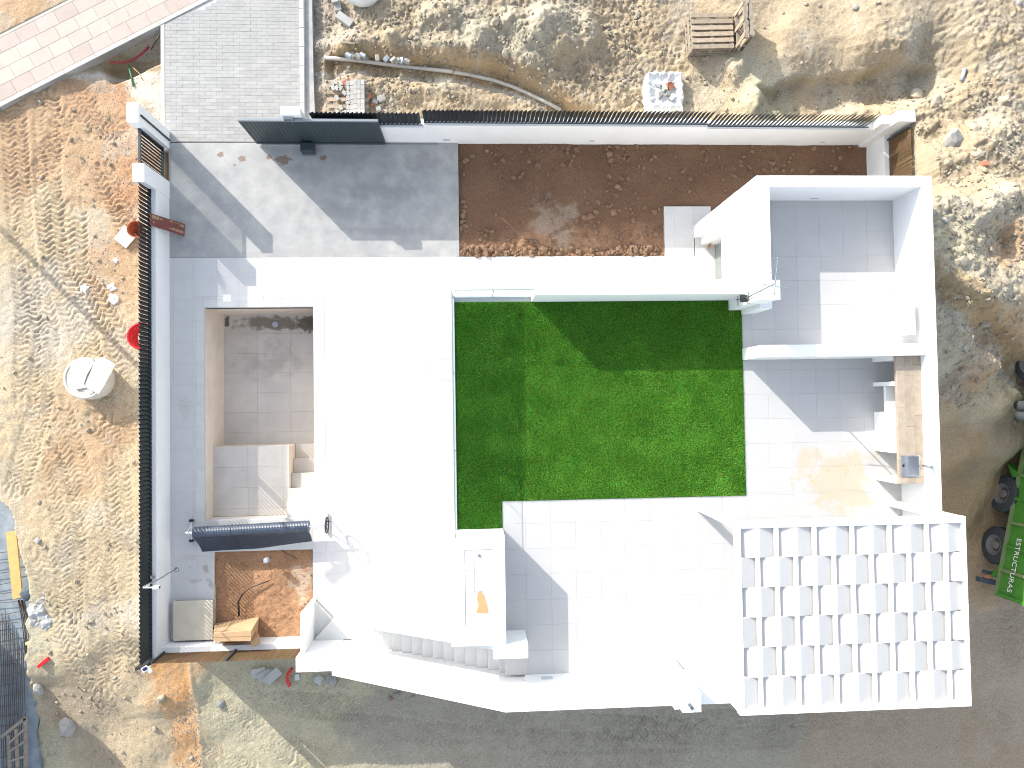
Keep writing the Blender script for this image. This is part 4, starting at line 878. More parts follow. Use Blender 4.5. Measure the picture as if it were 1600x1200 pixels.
fp = Vector(bv[6]); MB().obox(fp + Vector((.0, -.06, -.35)), .22, .16, .5, .3, .2, .3).build('flap', 'card', bxr)
MB().obox(Vector(bv[7]) + Vector((.35, -.10, -.55)), .35, .05, .5, 0, .3, .1).build('flap', 'card2', bxr)
q_ = [(*at(a, b, 0), z) for a, b, z in ((421, 908, .03), (408, 912, .06), (393, 918, .04), (380, 928, .05), (373, 941, .03), (374, 963, .02))]
cb = MB()
for k_ in range(3): cb.tube([Vector(p) + Vector((k_ * .018 - .02, k_ * .012, .012 * (k_ % 2))) for p in q_], .011, 6)
tag(cb.build('electric_cable', 'anth', smooth=True), 'bundle of dark cables curving across the soil of the planting bed', 'cable')
q_ = [(*at(a, b, 0), z) for a, b, z in ((441, 858, .10), (447, 863, .07), (457, 868, .05), (465, 873, .02))]
tag(MB().tube(q_, .012, 6).build('steel_rod', 'anth', smooth=True), 'short thin dark rod leaning at the top edge of the planting bed', 'rod')
d = at(419, 874, .15); sp_ = thing('garden_spike_light', 'small grey spike light standing in the planting bed soil', 'garden light')
MB().tube([(d[0], d[1], -.1), (d[0], d[1], .35)], .012, 6).build('spike', 'anth', sp_); MB().box(d[0] - .06, d[0] + .06, d[1] - .05, d[1] + .07, .2, .40).build('head', 'pvc', sp_, bevel=.02)
q_ = [(*at(a, b, 0), z) for a, b, z in ((419, 878, .0), (424, 892, .02), (424, 905, .02))]
tag(MB().tube(q_, .006, 5).build('lamp_wire', 'anth'), 'thin dark wire running from the spike light to the cable bundle', 'wire')

# leaning brown panel by the west wall
pnl = thing('leaning_sign_board', 'dark brown board with tan lettered bands leaning on the west wall', 'board')
b0, b1 = Vector((*at(289, 350, .02), .02)), Vector((*at(288, 369, .02), .02)); t0_, t1_ = Vector((*at(235, 333, 1.05), 1.05)), Vector((*at(236, 352, 1.05), 1.05))
def bp(u, v, e=0):
    n_ = (t0_ - b0).cross(b1 - b0).normalized(); n_ = n_ if n_.z > 0 else -n_
    return b0.lerp(b1, v).lerp(t0_.lerp(t1_, v), u) + n_ * e
def quad(mb, u0, u1, v0, v1, e0, e1):
    vv = [bp(u, v, e) for e in (e0, e1) for u, v in ((u0, v0), (u1, v0), (u1, v1), (u0, v1))]
    mb.add(vv, [(0, 3, 2, 1), (4, 5, 6, 7), (0, 1, 5, 4), (1, 2, 6, 5), (2, 3, 7, 6), (3, 0, 4, 7)])
m = MB(); quad(m, 0, 1, 0, 1, -.025, 0); m.build('panel', 'signb', pnl)
lt = MB()
for (u0, u1, v0, v1) in ((.03, .13, .12, .34), (.15, .23, .12, .33), (.24, .33, .14, .32), (.36, .46, .10, .30), (.66, .74, .16, .30), (.76, .84, .10, .36), (.85, .96, .10, .38), (.04, .16, .62, .84), (.17, .28, .64, .82), (.29, .47, .62, .80), (.49, .62, .58, .76), (.63, .80, .60, .74), (.90, .94, .60, .74)): quad(lt, u0, u1, v0, v1, .001, .004)
lt.build('lettered_band', 'signt', pnl)

# lantern arm, small bracket lamp and solar camera on the west wall
ar = thing('hooked_pole', 'thin dark pole with a hook leaning from the slatted west wall over the deck', 'pole')
d0 = (-8.52, at(240, 905, 1.6)[1] - .1, .87); p_ = [(*at(276, 888, .3), .3), (*at(268, 893, .6), .6), (*at(250, 904, 1.2), 1.2), (*at(236, 911, 1.7), 1.7), (*at(224, 917, 2.1), 2.1)]
MB().tube(p_, .018, 8).build('pole', 'grail', ar, smooth=True); MB().torus((*at(276, 890, .3), .3), .06, .012, (0, 0, 1), 14, 5).build('hook', 'grail', ar)
MB().box(-8.60, -8.52, d0[1] - .03, d0[1] + .05, .9, 1.0).build('clamp', 'grail', ar)
bk = thing('bracket_lamp', 'small white lamp head on a horizontal arm over the west slat fence', 'lamp')
e0, e1, e2 = at(222, 919, 1.75), at(239, 918, 1.7), at(250, 918, 1.65)
MB().tube([(*e0, 1.7), (*e1, 1.7)], .018, 8).build('arm', 'plasticw', bk); MB().box(e1[0], e2[0], e1[1] - .04, e1[1] + .04, 1.64, 1.74).build('head', 'plasticw', bk, bevel=.01); MB().box(e2[0] + .001, e2[0] + .012, e1[1] - .035, e1[1] + .035, 1.65, 1.73).build('lens', 'chas', bk)
MB().tube([(e0[0] + .05, e0[1], 1.45), (e0[0] + .05, e0[1], 1.7)], .012, 6).build('stem', 'plasticw', bk)
sc = thing('solar_floodlight', 'white solar floodlight with a small panel on the corner of the slatted fence', 'solar light')
d = at(227, 1045, 1.65); MB().obox((d[0], d[1], 1.66), .17, .13, .012, .55, .15).build('frame', 'plasticw', sc); MB().obox((d[0], d[1], 1.6675), .12, .085, .004, .55, .15).build('solar_panel', 'lens', sc)
d2 = at(234, 1049, 1.6); MB().lathe([(.001, .05), (.04, .045), (.055, .0), (.04, -.045), (.001, -.05)], (*d2, 1.58), (.5, -.6, .5), 16).build('lamp_head', 'plasticw', sc, smooth=True)
MB().tube([(d[0] + .02, d[1] - .02, 1.40), (d[0], d[1], 1.65)], .014, 6).tube([(d[0] + .02, d[1] - .02, 1.45), (*d2, 1.56)], .012, 6).build('stem', 'plasticw', sc)

# ------------------------------------------------------------------ clutter on the west ground
def gz(px_, py_, z=-.15):
    x, y = at(px_, py_, z)
    for _ in range(4): z = HZ(x, y); x, y = at(px_, py_, z)
    return x, y, z
x, y, z = gz(147, 592); z = -.16
mh = thing('concrete_ring', 'round pale concrete manhole ring covered by cracked boards beside the tyre tracks', 'manhole ring')
MB().lathe([(.55, -.1), (.58, .0), (.58, .46), (.555, .50), (.50, .50), (.48, .46), (.48, 0)], (x, y, z), (0, 0, 1), 40).build('ring', 'kerb', mh, smooth=True); MB().lathe([(.001, .485), (.50, .485)], (x, y, z), (0, 0, 1), 30).build('inner_cover', 'kerb', mh)
def poly_px(pp, z0, z1): return [at(a, b, z1) for a, b in pp]
for pp in ([(119, 562), (145, 559), (147, 567), (136, 585), (131, 600), (137, 606), (117, 608), (108, 590), (110, 572)], [(150, 559), (160, 558), (174, 565), (180, 570), (162, 604), (154, 616), (136, 607), (133, 600), (140, 584)]):
    MB().prism(poly_px(pp, 0, z + .54)[::-1], z + .502, z + .54).build('cracked_board', 'kerb', mh)
MB().prism(poly_px([(128, 610), (138, 607), (145, 613), (138, 617)], 0, z + .53)[::-1], z + .45, z + .50).build('rag', 'bagw', mh)
x, y, z = gz(202, 371); wbrd = thing('white_board', 'square white board lying on the orange earth against the slatted fence', 'board')
MB().obox((0, 0, 0), .48, .42, .03).build('panel', 'plasticw', wbrd); wbrd.location = (x - .03, y - .02, z + .16); wbrd.rotation_euler = (.08, -.05, .85)
x, y, z = gz(221, 363)
pt_ = MB().lathe([(.0, .02), (.15, .02), (.215, .30), (.235, .32), (.235, .36), (.215, .36), (.20, .30), (.13, .05), (.0, .05)], (x, y, z + .02), (0, 0, 1), 28)
tag(pt_.build('flower_pot', 'terra', smooth=True), 'round terracotta pot half hidden by the fence, on the white board', 'flower pot')
x, y, z = gz(238, 528); co_ = MB()
for k_ in range(9): co_.torus((x - .01 * k_, y + .01 * math.sin(k_), z + .10 + .045 * k_), .36 + .008 * math.sin(k_ * 2.), .028, (.15, .05, 1), 40, 8)
tag(co_.build('conduit_coil', 'red', smooth=True), 'coil of bright red corrugated conduit behind the west slat fence', 'conduit coil')
def crumple(name, px_, py_, r, label, cat, m_='bagw', flat=.35, group=None):
    x, y, z = gz(px_, py_); vs, fs = ico(2); n_ = rng.normal(0, .22, len(vs))
    vs = [(v[0] * r * (1 + a), v[1] * r * (1 + a * .7), v[2] * r * flat * (1 + a)) for v, a in zip(vs, n_)]
    o = MB().add(vs, fs).build(name, m_); o.location = (x, y, z + r * flat * .6); o.rotation_euler = (0, 0, random.random() * 6); return tag(o, label, cat, group)
def ico(sub=1):
    import bmesh
    b = bmesh.new(); bmesh.ops.create_icosphere(b, subdivisions=sub, radius=1); v = [tuple(p.co) for p in b.verts]; f = [tuple(q.index for q in p.verts) for p in b.faces]; b.free(); return v, f
crumple('plastic_litter', 133, 451, .12, 'crumpled white plastic litter nearest the tyre ruts, by the shadow line', 'litter')
crumple('plastic_litter', 174, 449, .11, 'small white crumpled plastic sheet, middle of three pieces of litter', 'litter')
crumple('plastic_litter', 178, 468, .14, 'larger white torn plastic wrapper lying nearest the west fence', 'litter')
crumple('plastic_litter', 181, 407, .07, 'tiny white scrap of plastic on the brown patch below the white board', 'litter')

def rock_mesh(seed, m_, sub=1):
    r_ = np.random.default_rng(seed); vs, fs = ico(sub); vs = np.array(vs); vs *= (1 + r_.normal(0, .09, (len(vs), 1)) + .16 * np.sin(vs @ r_.normal(0, 1.6, 3))[:, None]); vs *= r_.uniform(.7, 1.2, 3); vs[:, 2] *= .7
    me = MB().add(vs, fs).mesh('rock'); me.materials.append(M[m_]); return me
RK = {k_: [rock_mesh(s_, k_, 2) for s_ in range(5)] for k_ in ('stone', 'stoneg', 'clod')}
def rock(px_, py_, r, label, m_='stone', grp='loose rocks', cat='rock'):
    x, y, z = gz(px_, py_); o = bpy.data.objects.new('rock', random.choice(RK[m_])); C.objects.link(o); o.location = (x, y, z + r * .3); o.scale = (r, r * random.uniform(.75, 1), r); o.rotation_euler = (random.gauss(0, .3), random.gauss(0, .3), random.random() * 6)
    return tag(o, label, cat, grp)
rock(1485, 223, .30, 'large pale round boulder on the slope right of the corner pillar', 'stoneg')
rock(1433, 150, .22, 'pale angular boulder on the south rim of the shaded hollow')
rock(1461, 162, .20, 'flat yellowish rock between the hollow and the corner pillar')
rock(1482, 142, .14, 'squarish pale rock just below the grey pipe offcut')
rock(1521, 202, .16, 'light rock above and left of the orange brick')
rock(1524, 243, .15, 'pale rock directly left of the orange brick')
rock(1480, 255, .13, 'small pale rock below the large boulder by the brown screen')
rock(1335, 12, .09, 'small white stone alone on the smooth pale earth, top edge', 'stoneg')
rock(1590, 5, .12, 'grey stone in the top right corner of the bare plot', 'stoneg')
rock(1505, 408, .14, 'pale round stone on the shaded side of the rubble mound')
rock(1541, 452, .06, 'little bright white stone on the rubble mound')
rock(1568, 440, .10, 'pale stone at the right of the rubble mound')
rock(1539, 505, .14, 'square pale slab fragment on the grey mound beside the house')
rock(1474, 345, .10, 'small grey stone in shade against the parapet', 'stoneg')
rock(252, 1092, .13, 'pale angular rock where the orange gravel seam begins')
rock(345, 1098, .13, 'dark grey-green rock just below the brown screen', 'stoneg')
rock(242, 1138, .10, 'small leaning stone on the pale earth left of the orange seam')
rock(63, 1076, .18, 'grey rubble lump at the edge of the excavation shadow', 'stoneg')
rock(106, 1132, .26, 'broad flat grey rock within the dark shadow at lower left', 'stoneg')
rock(519, 1063, .17, 'grey triangular stone at the foot of the stair wall', 'stoneg')
rock(620, 1085, .10, 'small grey stone in the shaded road below the stair wall', 'stoneg')
rock(645, 1089, .08, 'smallest grey stone in the shaded road below the stair wall', 'stoneg')
rock(610, 1090, .08, 'brown stone left of two grey stones below the stair wall', 'clod')
rock(775, 36, .14, 'pale round rock on the dug heaps above the trench')
rock(790, 85, .12, 'pale rock at the lip of the trench', 'stone')
rock(560, 65, .1, 'small stone beside the loose concrete block', 'stone')
rock(60, 845, .01 + .07, 'round dark stone beside the yellow board', 'stoneg')
rock(444, 966, .07, 'white stone on the planting bed soil, the larger of two near its lower edge')
rock(455, 984, .05, 'tiny white stone by the south wall of the planting bed')
rock(300, 1185, .07, 'white stone in the gravel of the orange seam')
# loose stones: unnumbered scatter
def scatter(name, m_, regions, parent=None, label=None, cat=None, sub=1, smin=.012, smax=.05, zf=HZ):
    V = []; Q = []; off = 0
    v0, f0 = ico(1); v0 = np.array(v0); f0 = np.array(f0)
    for (pxs, n_, wgt) in regions:
        a, b, c, d = pxs
        for _ in range(n_):
            q1, q2 = random.uniform(a, c), random.uniform(b, d)
            x, y = at(q1, q2, wgt)
            cl = vnoise(np.array([x + 50.]), np.array([y + 50.]), .8, 99)[0] + .5
            if random.random() > cl * 1.3: continue
            z = zf(x, y); r_ = smin + (smax - smin) * random.random() ** 3.2
            if z < -2.5: continue
            R = Matrix.Rotation(random.random() * 6, 3, 'Z') @ Matrix.Rotation(random.random() * 6, 3, 'X')
            sc_ = np.array([1, random.uniform(.6, 1), random.uniform(.45, .8)]) * r_
            vv = (v0 * (1 + rng.normal(0, .14, (len(v0), 1))) * sc_) @ np.array(R).T + np.array([x, y, z + r_ * .25]); V.append(vv); Q.append(f0 + off); off += len(v0)
    me = grid_mesh(name, np.concatenate(V), np.concatenate(Q)); me.polygons.foreach_set('use_smooth', np.zeros(len(me.polygons), bool)); me.materials.append(M[m_])
    o = bpy.data.objects.new(name, me); C.objects.link(o); return tag(o, label, cat, kind='stuff')
scatter('rubble', 'stone', [((1430, 100, 1600, 480), 3000, 2.6), ((500, 0, 1000, 165), 3000, .3), ((1000, 100, 1430, 172), 450, 1.0), ((1460, 480, 1600, 640), 350, 2.8), ((1000, 0, 1600, 90), 130, 1.5), ((60, 900, 215, 1200), 350, -.7), ((0, 150, 215, 900), 260, -.15)], label='pale rubble and pebbles strewn over the bare earth around the plot', cat='rubble', smax=.078)
scatter('gravel', 'stoneg', [((482, 0, 504, 172), 1500, -.3), ((120, 60, 215, 480), 900, -.15), ((320, 1055, 700, 1110), 420, -1.1), ((1460, 290, 1500, 600), 350, 3.6), ((268, 1062, 312, 1200), 700, -1.), ((1250, 1100, 1600, 1200), 130, -1.)], label='fine grey gravel beside the paved driveway and along the walls', cat='gravel', smax=.028)
def gz2(x, y): return float(gh(np.array([x]), np.array([y]))[0])
def bz2(x, y): return float(bh(np.array([x]), np.array([y]))[0])
scatter('soil_clods', 'clod', [((722, 385, 1036, 400), 1100, 0), ((722, 228, 1345, 300), 700, 0), ((722, 300, 1032, 385), 600, 0), ((860, 225, 1010, 262), 260, 0), ((860, 330, 920, 380), 160, 0), ((720, 228, 728, 398), 90, 0)], label='brown clods and stones scattered over the garden soil', cat='clods', smax=.10, smin=.018, zf=gz2)
scatter('planter_clods', 'clod', [((337, 866, 487, 990), 350, 0)], label='small clods on the sunny orange soil of the planting bed', cat='clods', smax=.035, zf=bz2)
for i, (a, b, r, lb_) in enumerate(((965, 291, .13, 'brown stone lying alone in the middle of the garden soil'), (959, 330, .13, 'brown stone above the trodden pale patch of the garden'), (921, 338, .14, 'dark clod pair left of centre in the garden soil'), (858, 328, .12, 'brown clod nearest the left third of the garden'), (893, 385, .14, 'brown clod where shade meets the sunlit strip of garden'), (1025, 365, .13, 'brown clod beside the pale porch slab'), (953, 240, .12, 'brown clod close under the north wall'), (1270, 267, .12, 'brown clod just above the white parapet, far right'), (760, 235, .10, 'pale clod near the top left corner of the garden'))):
    x, y = at(a, b, 0); o = bpy.data.objects.new('rock', random.choice(RK['clod'])); C.objects.link(o); o.location = (x, y, gz2(x, y) + r * .2); o.scale = (r * .7,) * 3; o.rotation_euler = (0, 0, i); tag(o, lb_, 'clod', 'clods in the garden')

# ------------------------------------------------------------------ excavation, lower left
ex = thing('foundation_slab', 'blue-grey concrete footing of the neighbouring excavation covered with rusty rebar', 'foundation')
ZE = -1.0
fp_ = [(-40, 690), (0, 745), (22, 800), (40, 850), (52, 905), (58, 960), (47, 1010), (38, 1060), (50, 1110), (42, 1150), (52, 1230), (-40, 1230)]
MB().prism([at(a + (14 if a > 0 else 0), b, ZE) for a, b in fp_][::-1], ZE - .4, ZE).build('slab', 'blueg', ex)
rb = MB().tube([(0, 0, 0), (0, -5.2, 0)], .010, 5).mesh('rebar'); rb.materials.append(M['rust'])
for i in range(13):
    a = 2 + i * 4.2; x, y = at(a * .8 - 6, 1000 - (46 - a) * 1.5, ZE + .12); inst(rb, 'rebar', ex, (x, y - .2, ZE + .10 + .01 * (i % 2)), rz=.03)
rb2 = MB().tube([(0, 0, 0), (-4.5, -.5, 0)], .010, 5).mesh('rebar'); rb2.materials.append(M['rust'])
for i in range(22):
    x, y = at(30 - (i % 3) * 2, 860 + i * 16, ZE + .14); inst(rb2, 'rebar', ex, (x, y, ZE + .125), rz=random.gauss(0, .02))
q_ = [(31, 938), (36, 965), (40, 1000), (42, 1035)]
for i in range(12):
    o = MB().tube([(*at(a + (i % 6) * 2.2 - 4 + random.uniform(-1, 1), b, ZE + .25), ZE + .2 + .02 * (i // 4)) for a, b in q_], .010, 5).build('rebar_rod', 'rust', ex)
q_ = [(5, 745), (18, 775), (38, 800), (50, 840), (58, 880), (66, 920)]
for i in range(4):
    MB().tube([(*at(a + i * 2.5 - 6, b - i * 3, -.5), -.42 - .05 * i + .05 * math.sin(j * 2 + i)) for j, (a, b) in enumerate(q_)], .009, 5).build('rebar_rod', 'rust', ex)
yb = thing('formwork_board', 'yellow formwork board lying at the edge of the excavation', 'board')
cc = [at(a, b, ZE + .35) for a, b in ((8, 832), (24, 830), (34, 933), (19, 937))]; MB().prism(cc[::-1], ZE + .28, ZE + .33).build('plank', 'yboard', yb)
fm = thing('plastic_sheet', 'crumpled clear plastic sheets bunched beside the excavation', 'plastic sheet')
for a, b, r_ in ((66, 935, .28), (58, 955, .30), (72, 972, .24), (52, 972, .2)):
    x, y, z = gz(a, b, -.5); vs_, fs_ = ico(3); n_ = rng.normal(0, .10, len(vs_)); o = MB().add([(v[0] * r_ * (1 + e_), v[1] * r_ * (1 + e_), v[2] * r_ * .45 * (1 + e_ * 2)) for v, e_ in zip(vs_, n_)], fs_).build('sheet', 'film', fm); o.location = (x, y, -.55)
x, y = at(43, 928, -.5); bb_ = thing('black_sack', 'shiny dark grey sack on the excavation edge below the yellow board', 'sack'); vs_, fs_ = ico(2); n_ = rng.normal(0, .14, len(vs_))
o = MB().add([(v[0] * .22 * (1 + e_), v[1] * .22 * (1 + e_), v[2] * .14) for v, e_ in zip(vs_, n_)], fs_).build('bag', 'chas', bb_); o.location = (x, y, -.55)
x, y, z = gz(70, 1034, -.6); tag(MB().obox((0, 0, 0), .36, .09, .07).build('red_lath', 'red'), 'short bright red lath on the stony edge of the excavation', 'lath').location = (x, y, z + .06); bpy.data.objects['red_lath'].rotation_euler = (0, 0, .68)
tf = thing('timber_trestle', 'weathered timber formwork frame with cross battens in the lower left corner', 'formwork')
pts = {k_: Vector((*at(a, b, ZE + .55), ZE + .5)) for k_, (a, b) in dict(a=(0, 1153), b=(38, 1123), c=(39, 1200), d=(0, 1205), e=(12, 1150), f=(14, 1200), g=(24, 1140), h=(26, 1200)).items()}
def beam(p, q, w_, h_, m_, parent, name='batten'):
    d_ = q - p; o = MB().obox((0, 0, 0), d_.length, w_, h_).build(name, m_, parent); o.location = (p + q) / 2; o.rotation_euler = (0, -math.asin(d_.z / d_.length), math.atan2(d_.y, d_.x)); return o
for p, q in (('a', 'b'), ('b', 'c'), ('e', 'f'), ('g', 'h')): beam(pts[p], pts[q], .09, .05, 'grwood', tf)
for t_ in (.25, .5, .8): beam(pts['e'].lerp(pts['f'], t_) + Vector((0, 0, .05)), pts['b'].lerp(pts['c'], t_) + Vector((0, .05, .05)), .05, .03, 'grwood', tf)

# under the south screen
x, y, z = gz(449, 1060, -1.1); q_ = [(*at(456, 1045, -.9), -.95), (*at(450, 1053, -.95), -.95), (*at(449, 1064, -1), -1.0), (*at(452, 1073, -1), -1.03)]
tag(MB().tube(q_, .045, 10).build('red_hose', 'red', smooth=True), 'bent red conduit sticking out below the brown south screen', 'conduit')
gpn = thing('scrap_boards', 'broken grey boards fanned out beneath the brown south screen', 'boards')
for i, (a, b, r_) in enumerate(((405, 1050, .2), (415, 1054, .5), (424, 1056, .9), (430, 1052, .7))): MB().obox((*at(a, b, -1.), -.95 + i * .03), .42, .26, .02, r_, .05).build('board', 'cblock', gpn)
crumple('cement_lump', 498, 1060, .16, 'pale lump of spilled mortar at the foot of the stair wall', 'mortar', 'rawconc', .3)
x, y, z = gz(465, 1057, -1.); tag(MB().obox((x, y, z + .05), .13, .17, .03, .1).build('tile_offcut', 'tile'), 'pale square tile offcut lying beside the red conduit', 'tile offcut')

# ------------------------------------------------------------------ north side clutter
def block(px_, py_, L_, W_, H_, rz, label, m_='cblock', name='concrete_block', lift=0, grp=None, cat='block', rx=0):
    x, y, z = gz(px_, py_, .1); o = MB().tilebox(-L_ / 2, L_ / 2, -W_ / 2, W_ / 2, -H_ / 2, H_ / 2, .008).build(name, m_); o.location = (x, y, z + H_ / 2 + lift); o.rotation_euler = (rx, 0, rz); return tag(o, label, cat, grp)
block(540, 34, .50, .22, .18, -.62, 'long grey concrete block lying diagonally above the trench', grp='loose kerb blocks')
block(529, 15, .26, .20, .20, -1.35, 'lower grey block of two by the top edge, beside the gravel', grp='loose kerb blocks')
block(525, 4, .26, .20, .26, -1.35, 'upper grey block of two by the top edge, cut by the frame', grp='loose kerb blocks')
block(543, 67, .42, .07, .03, -.05, 'thin pale timber offcut lying on the sand above the trench', 'oldwood', 'timber_offcut', cat='offcut')
block(547, 134, .26, .12, .09, -.02, 'orange-red brick just above the paver pallet', 'brick', 'red_brick', cat='brick')
block(540, 129, .34, .13, .05, .72, 'pale pinkish brick tilted against the orange brick above the pallet', 'brick', 'red_brick', cat='brick')
block(576, 152, .18, .12, .08, .6, 'faded red brick fragment right of the stacked grey pavers', 'brick', 'red_brick', cat='brick')
block(583, 164, .13, .10, .08, 1., 'small red and white brick fragment close to the slat fence', 'brick', 'red_brick', cat='brick')
block(597, 155, .22, .16, .10, .4, 'grey stone block right of the brick fragments', 'stoneg', cat='block')
block(587, 160, .12, .16, .09, 1.3, 'pale cube of broken block between brick fragments', 'paver', cat='block')
block(592, 171, .14, .12, .09, .3, 'white rubble block tight against the slat fence', 'paver', cat='block')
pp_ = thing('paver_pallet', 'old wooden pallet carrying grey pavers, close behind the slat fence', 'pallet of pavers')
x, y, z = gz(546, 158, .1); pp_.location = (x, y, z + .02)
for i in range(5): MB().obox((-.02, -.42 + i * .20, .13), 1.18, .10, .025).build('deck_board', 'oldwood', pp_)
for i in (-.5, 0, .5): MB().obox((i, 0, .06), .09, .95, .09).build('bearer', 'grwood', pp_)
for i in range(9):
    for j in range(7):
        if i < 4 and random.random() < .62: continue
        k_ = 1 + (i > 5)
        for l_ in range(k_): MB().obox((-.42 + i * .105, -.42 + j * .14 + random.gauss(0, .004), .185 + l_ * .075), .10, .13, .07, random.gauss(0, .03 if i > 4 else .5)).build('paver', 'cblock', pp_)
pn = thing('white_bag', 'white sack with a round green print cut by the top edge of the picture', 'sack')
x, y, z = gz(568, -6, .3); vs_, fs_ = ico(3); n_ = rng.normal(0, .02, len(vs_))
o = MB().add([(v[0] * .55 * (1 + e_), v[1] * .38 * (1 + e_), max(v[2], -.6) * .42 * (1 + e_)) for v, e_ in zip(vs_, n_)], fs_).build('sack', 'bagw', pn, smooth=True); o.location = (x, y, z + .2)
MB().lathe([(.001, .0), (.17, .0), (.26, -.035)], (x - .03, y - .05, z + .640), (-.05, -.12, 1), 26).build('green_print', 'green_p', pn)
# half-buried pale pipe in the trench, blocks tipped into it
q_ = [(lambda g: (g[0], g[1], max(g[2], -.16) + .035))(gz(a, b, 0)) for a, b in ((508, 93), (530, 94), (560, 97), (590, 101), (620, 105), (660, 108), (700, 112), (735, 118), (770, 126), (800, 136), (825, 147), (850, 159), (876, 172))]
tag(MB().tube(q_, .055, 10).build('drain_pipe', 'kerb', smooth=True), 'pale dusty drain pipe laid along the shallow trench north of the fence', 'pipe')
for i, (a, b) in enumerate(((545, 88), (552, 87), (560, 89), (567, 88), (573, 91), (590, 92), (604, 93), (615, 95), (621, 96), (628, 96), (636, 97))):
    block(a, b, .17, .11, .10, random.random() * 3, ['blue-grey', 'pale', 'grey'][i % 3] + ' broken block tipped in the trench, number %s from its left end' % ['one', 'two', 'three', 'four', 'five', 'six', 'seven', 'eight', 'nine', 'ten', 'eleven'][i], 'stoneg' if i % 3 else 'pvc', 'broken_block', grp='broken blocks in the trench', rx=random.gauss(0, .4))
# big white sack of rubble
bs = thing('big_bag', 'open white builders bag full of rubble behind the slat fence', 'builders bag')
x, y, z = gz(1032, 152, .6); nr, na = 9, 40; vs_ = []
prof = [(.50, 0), (.54, .18), (.55, .36), (.53, .50), (.47, .56), (.40, .52), (.28, .46), (.15, .48), (.001, .50)]
for i, (r_, h_) in enumerate(prof):
    for k_ in range(na):
        a = 2 * math.pi * k_ / na; sq = 1 / max(abs(math.cos(a)), abs(math.sin(a))) ; sq = 1 + (sq - 1) * .75; j_ = 1 + .05 * math.sin(k_ * 2.3 + i) + random.gauss(0, .025)
        vs_.append((r_ * sq * j_ * math.cos(a), r_ * sq * j_ * math.sin(a), h_ + random.gauss(0, .02)))
o = MB().add(vs_, [(i * na + k_, i * na + (k_ + 1) % na, (i + 1) * na + (k_ + 1) % na, (i + 1) * na + k_) for i in range(len(prof) - 1) for k_ in range(na)]).build('bag', 'bagw', bs); o.location = (x, y, z - .05)
for i, (dx_, dy_, m_) in enumerate(((.12, .15, 'brick'), (-.2, .18, 'bagw'), (-.15, -.12, 'kerb'), (.08, -.1, 'stoneg'), (.2, -.2, 'bagw'), (-.02, .05, 'kerb'), (.18, .08, 'brick'))):
    MB().obox((x + dx_, y + dy_, z + .48), .17, .12, .10, random.random() * 3, .3, .3).build('rubble_piece', m_, bs)
# pallet stack
def pallet(parent, name, cx_, cy_, cz_, rz=0, L_=1.18, W_=1.0, up=False):
    pm_ = thing(name, '', 'pallet'); 
    for i in range(6): MB().obox((0, -W_ / 2 + .06 + i * (W_ - .12) / 5, .125), L_, .115, .02, random.gauss(0, .008)).build('deck_board', 'oldwood', pm_)
    for i in (-1, 0, 1): MB().obox((i * (L_ / 2 - .05), 0, .07), .08, W_, .085).build('bearer', 'grwood', pm_)
    for i in (-1, 0, 1): MB().obox((0, i * (W_ / 2 - .06), .012), L_, .10, .02).build('base_board', 'oldwood', pm_)
    return pm_
x, y, z = gz(1102, 62, .7)
lbs = ['lowest flat pallet, almost hidden at the bottom of the pallet stack', 'second pallet from the ground in the stack', 'third pallet in the stack, under the top one', 'uppermost flat weathered pallet with its six boards showing']
P0 = pallet(None, 'wooden_pallet', 0, 0, 0)
for i in range(4):
    p_ = P0 if i == 0 else copy_thing(P0, '', (0, 0, 0)); p_['label'] = lbs[i]; p_['group'] = 'weathered wooden pallets'
    p_.location = (x + .02 * (i % 2), y - .01 * i, z - .02 + i * .145); p_.rotation_euler = (0, 0, .035 + random.gauss(0, .03))
for j, (dx_, zz_) in enumerate(((.66, 0), (.82, .0))):
    p_ = copy_thing(P0, ['pallet standing on edge, leaning against the right side of the stack', 'outermost pallet standing on edge at the right of the stack'][j], (x + dx_, y - .02 + .05 * j, z + .56)); p_['group'] = 'weathered wooden pallets'; p_.rotation_euler = (0, math.pi / 2, .03)
# grey pipe offcut, orange brick
x, y, z = gz(1502, 119, 1.9); o = MB().tube([(0, -.17, 0), (0, .17, 0)], .055, 14).lathe([(.065, .0), (.068, .04), (.055, .05)], (0, .13, 0), (0, 1, 0), 14).build('pipe_offcut', 'pvc', smooth=True); o.location = (x, y, z + .07); o.rotation_euler = (0, 0, -.3); tag(o, 'short grey plastic pipe offcut on the rubble slope, top right', 'pipe')
block(1536, 257, .20, .12, .10, .1, 'orange brick lying in the rubble right of the corner pillar', 'brick', 'red_brick', cat='brick')
x, y, z = gz(1506, 543, 3.); tag(MB().obox((x, y, z + .03), .07, .07, .05).build('blue_scrap', 'film'), 'tiny pale blue scrap on the shaded slope by the house', 'scrap')
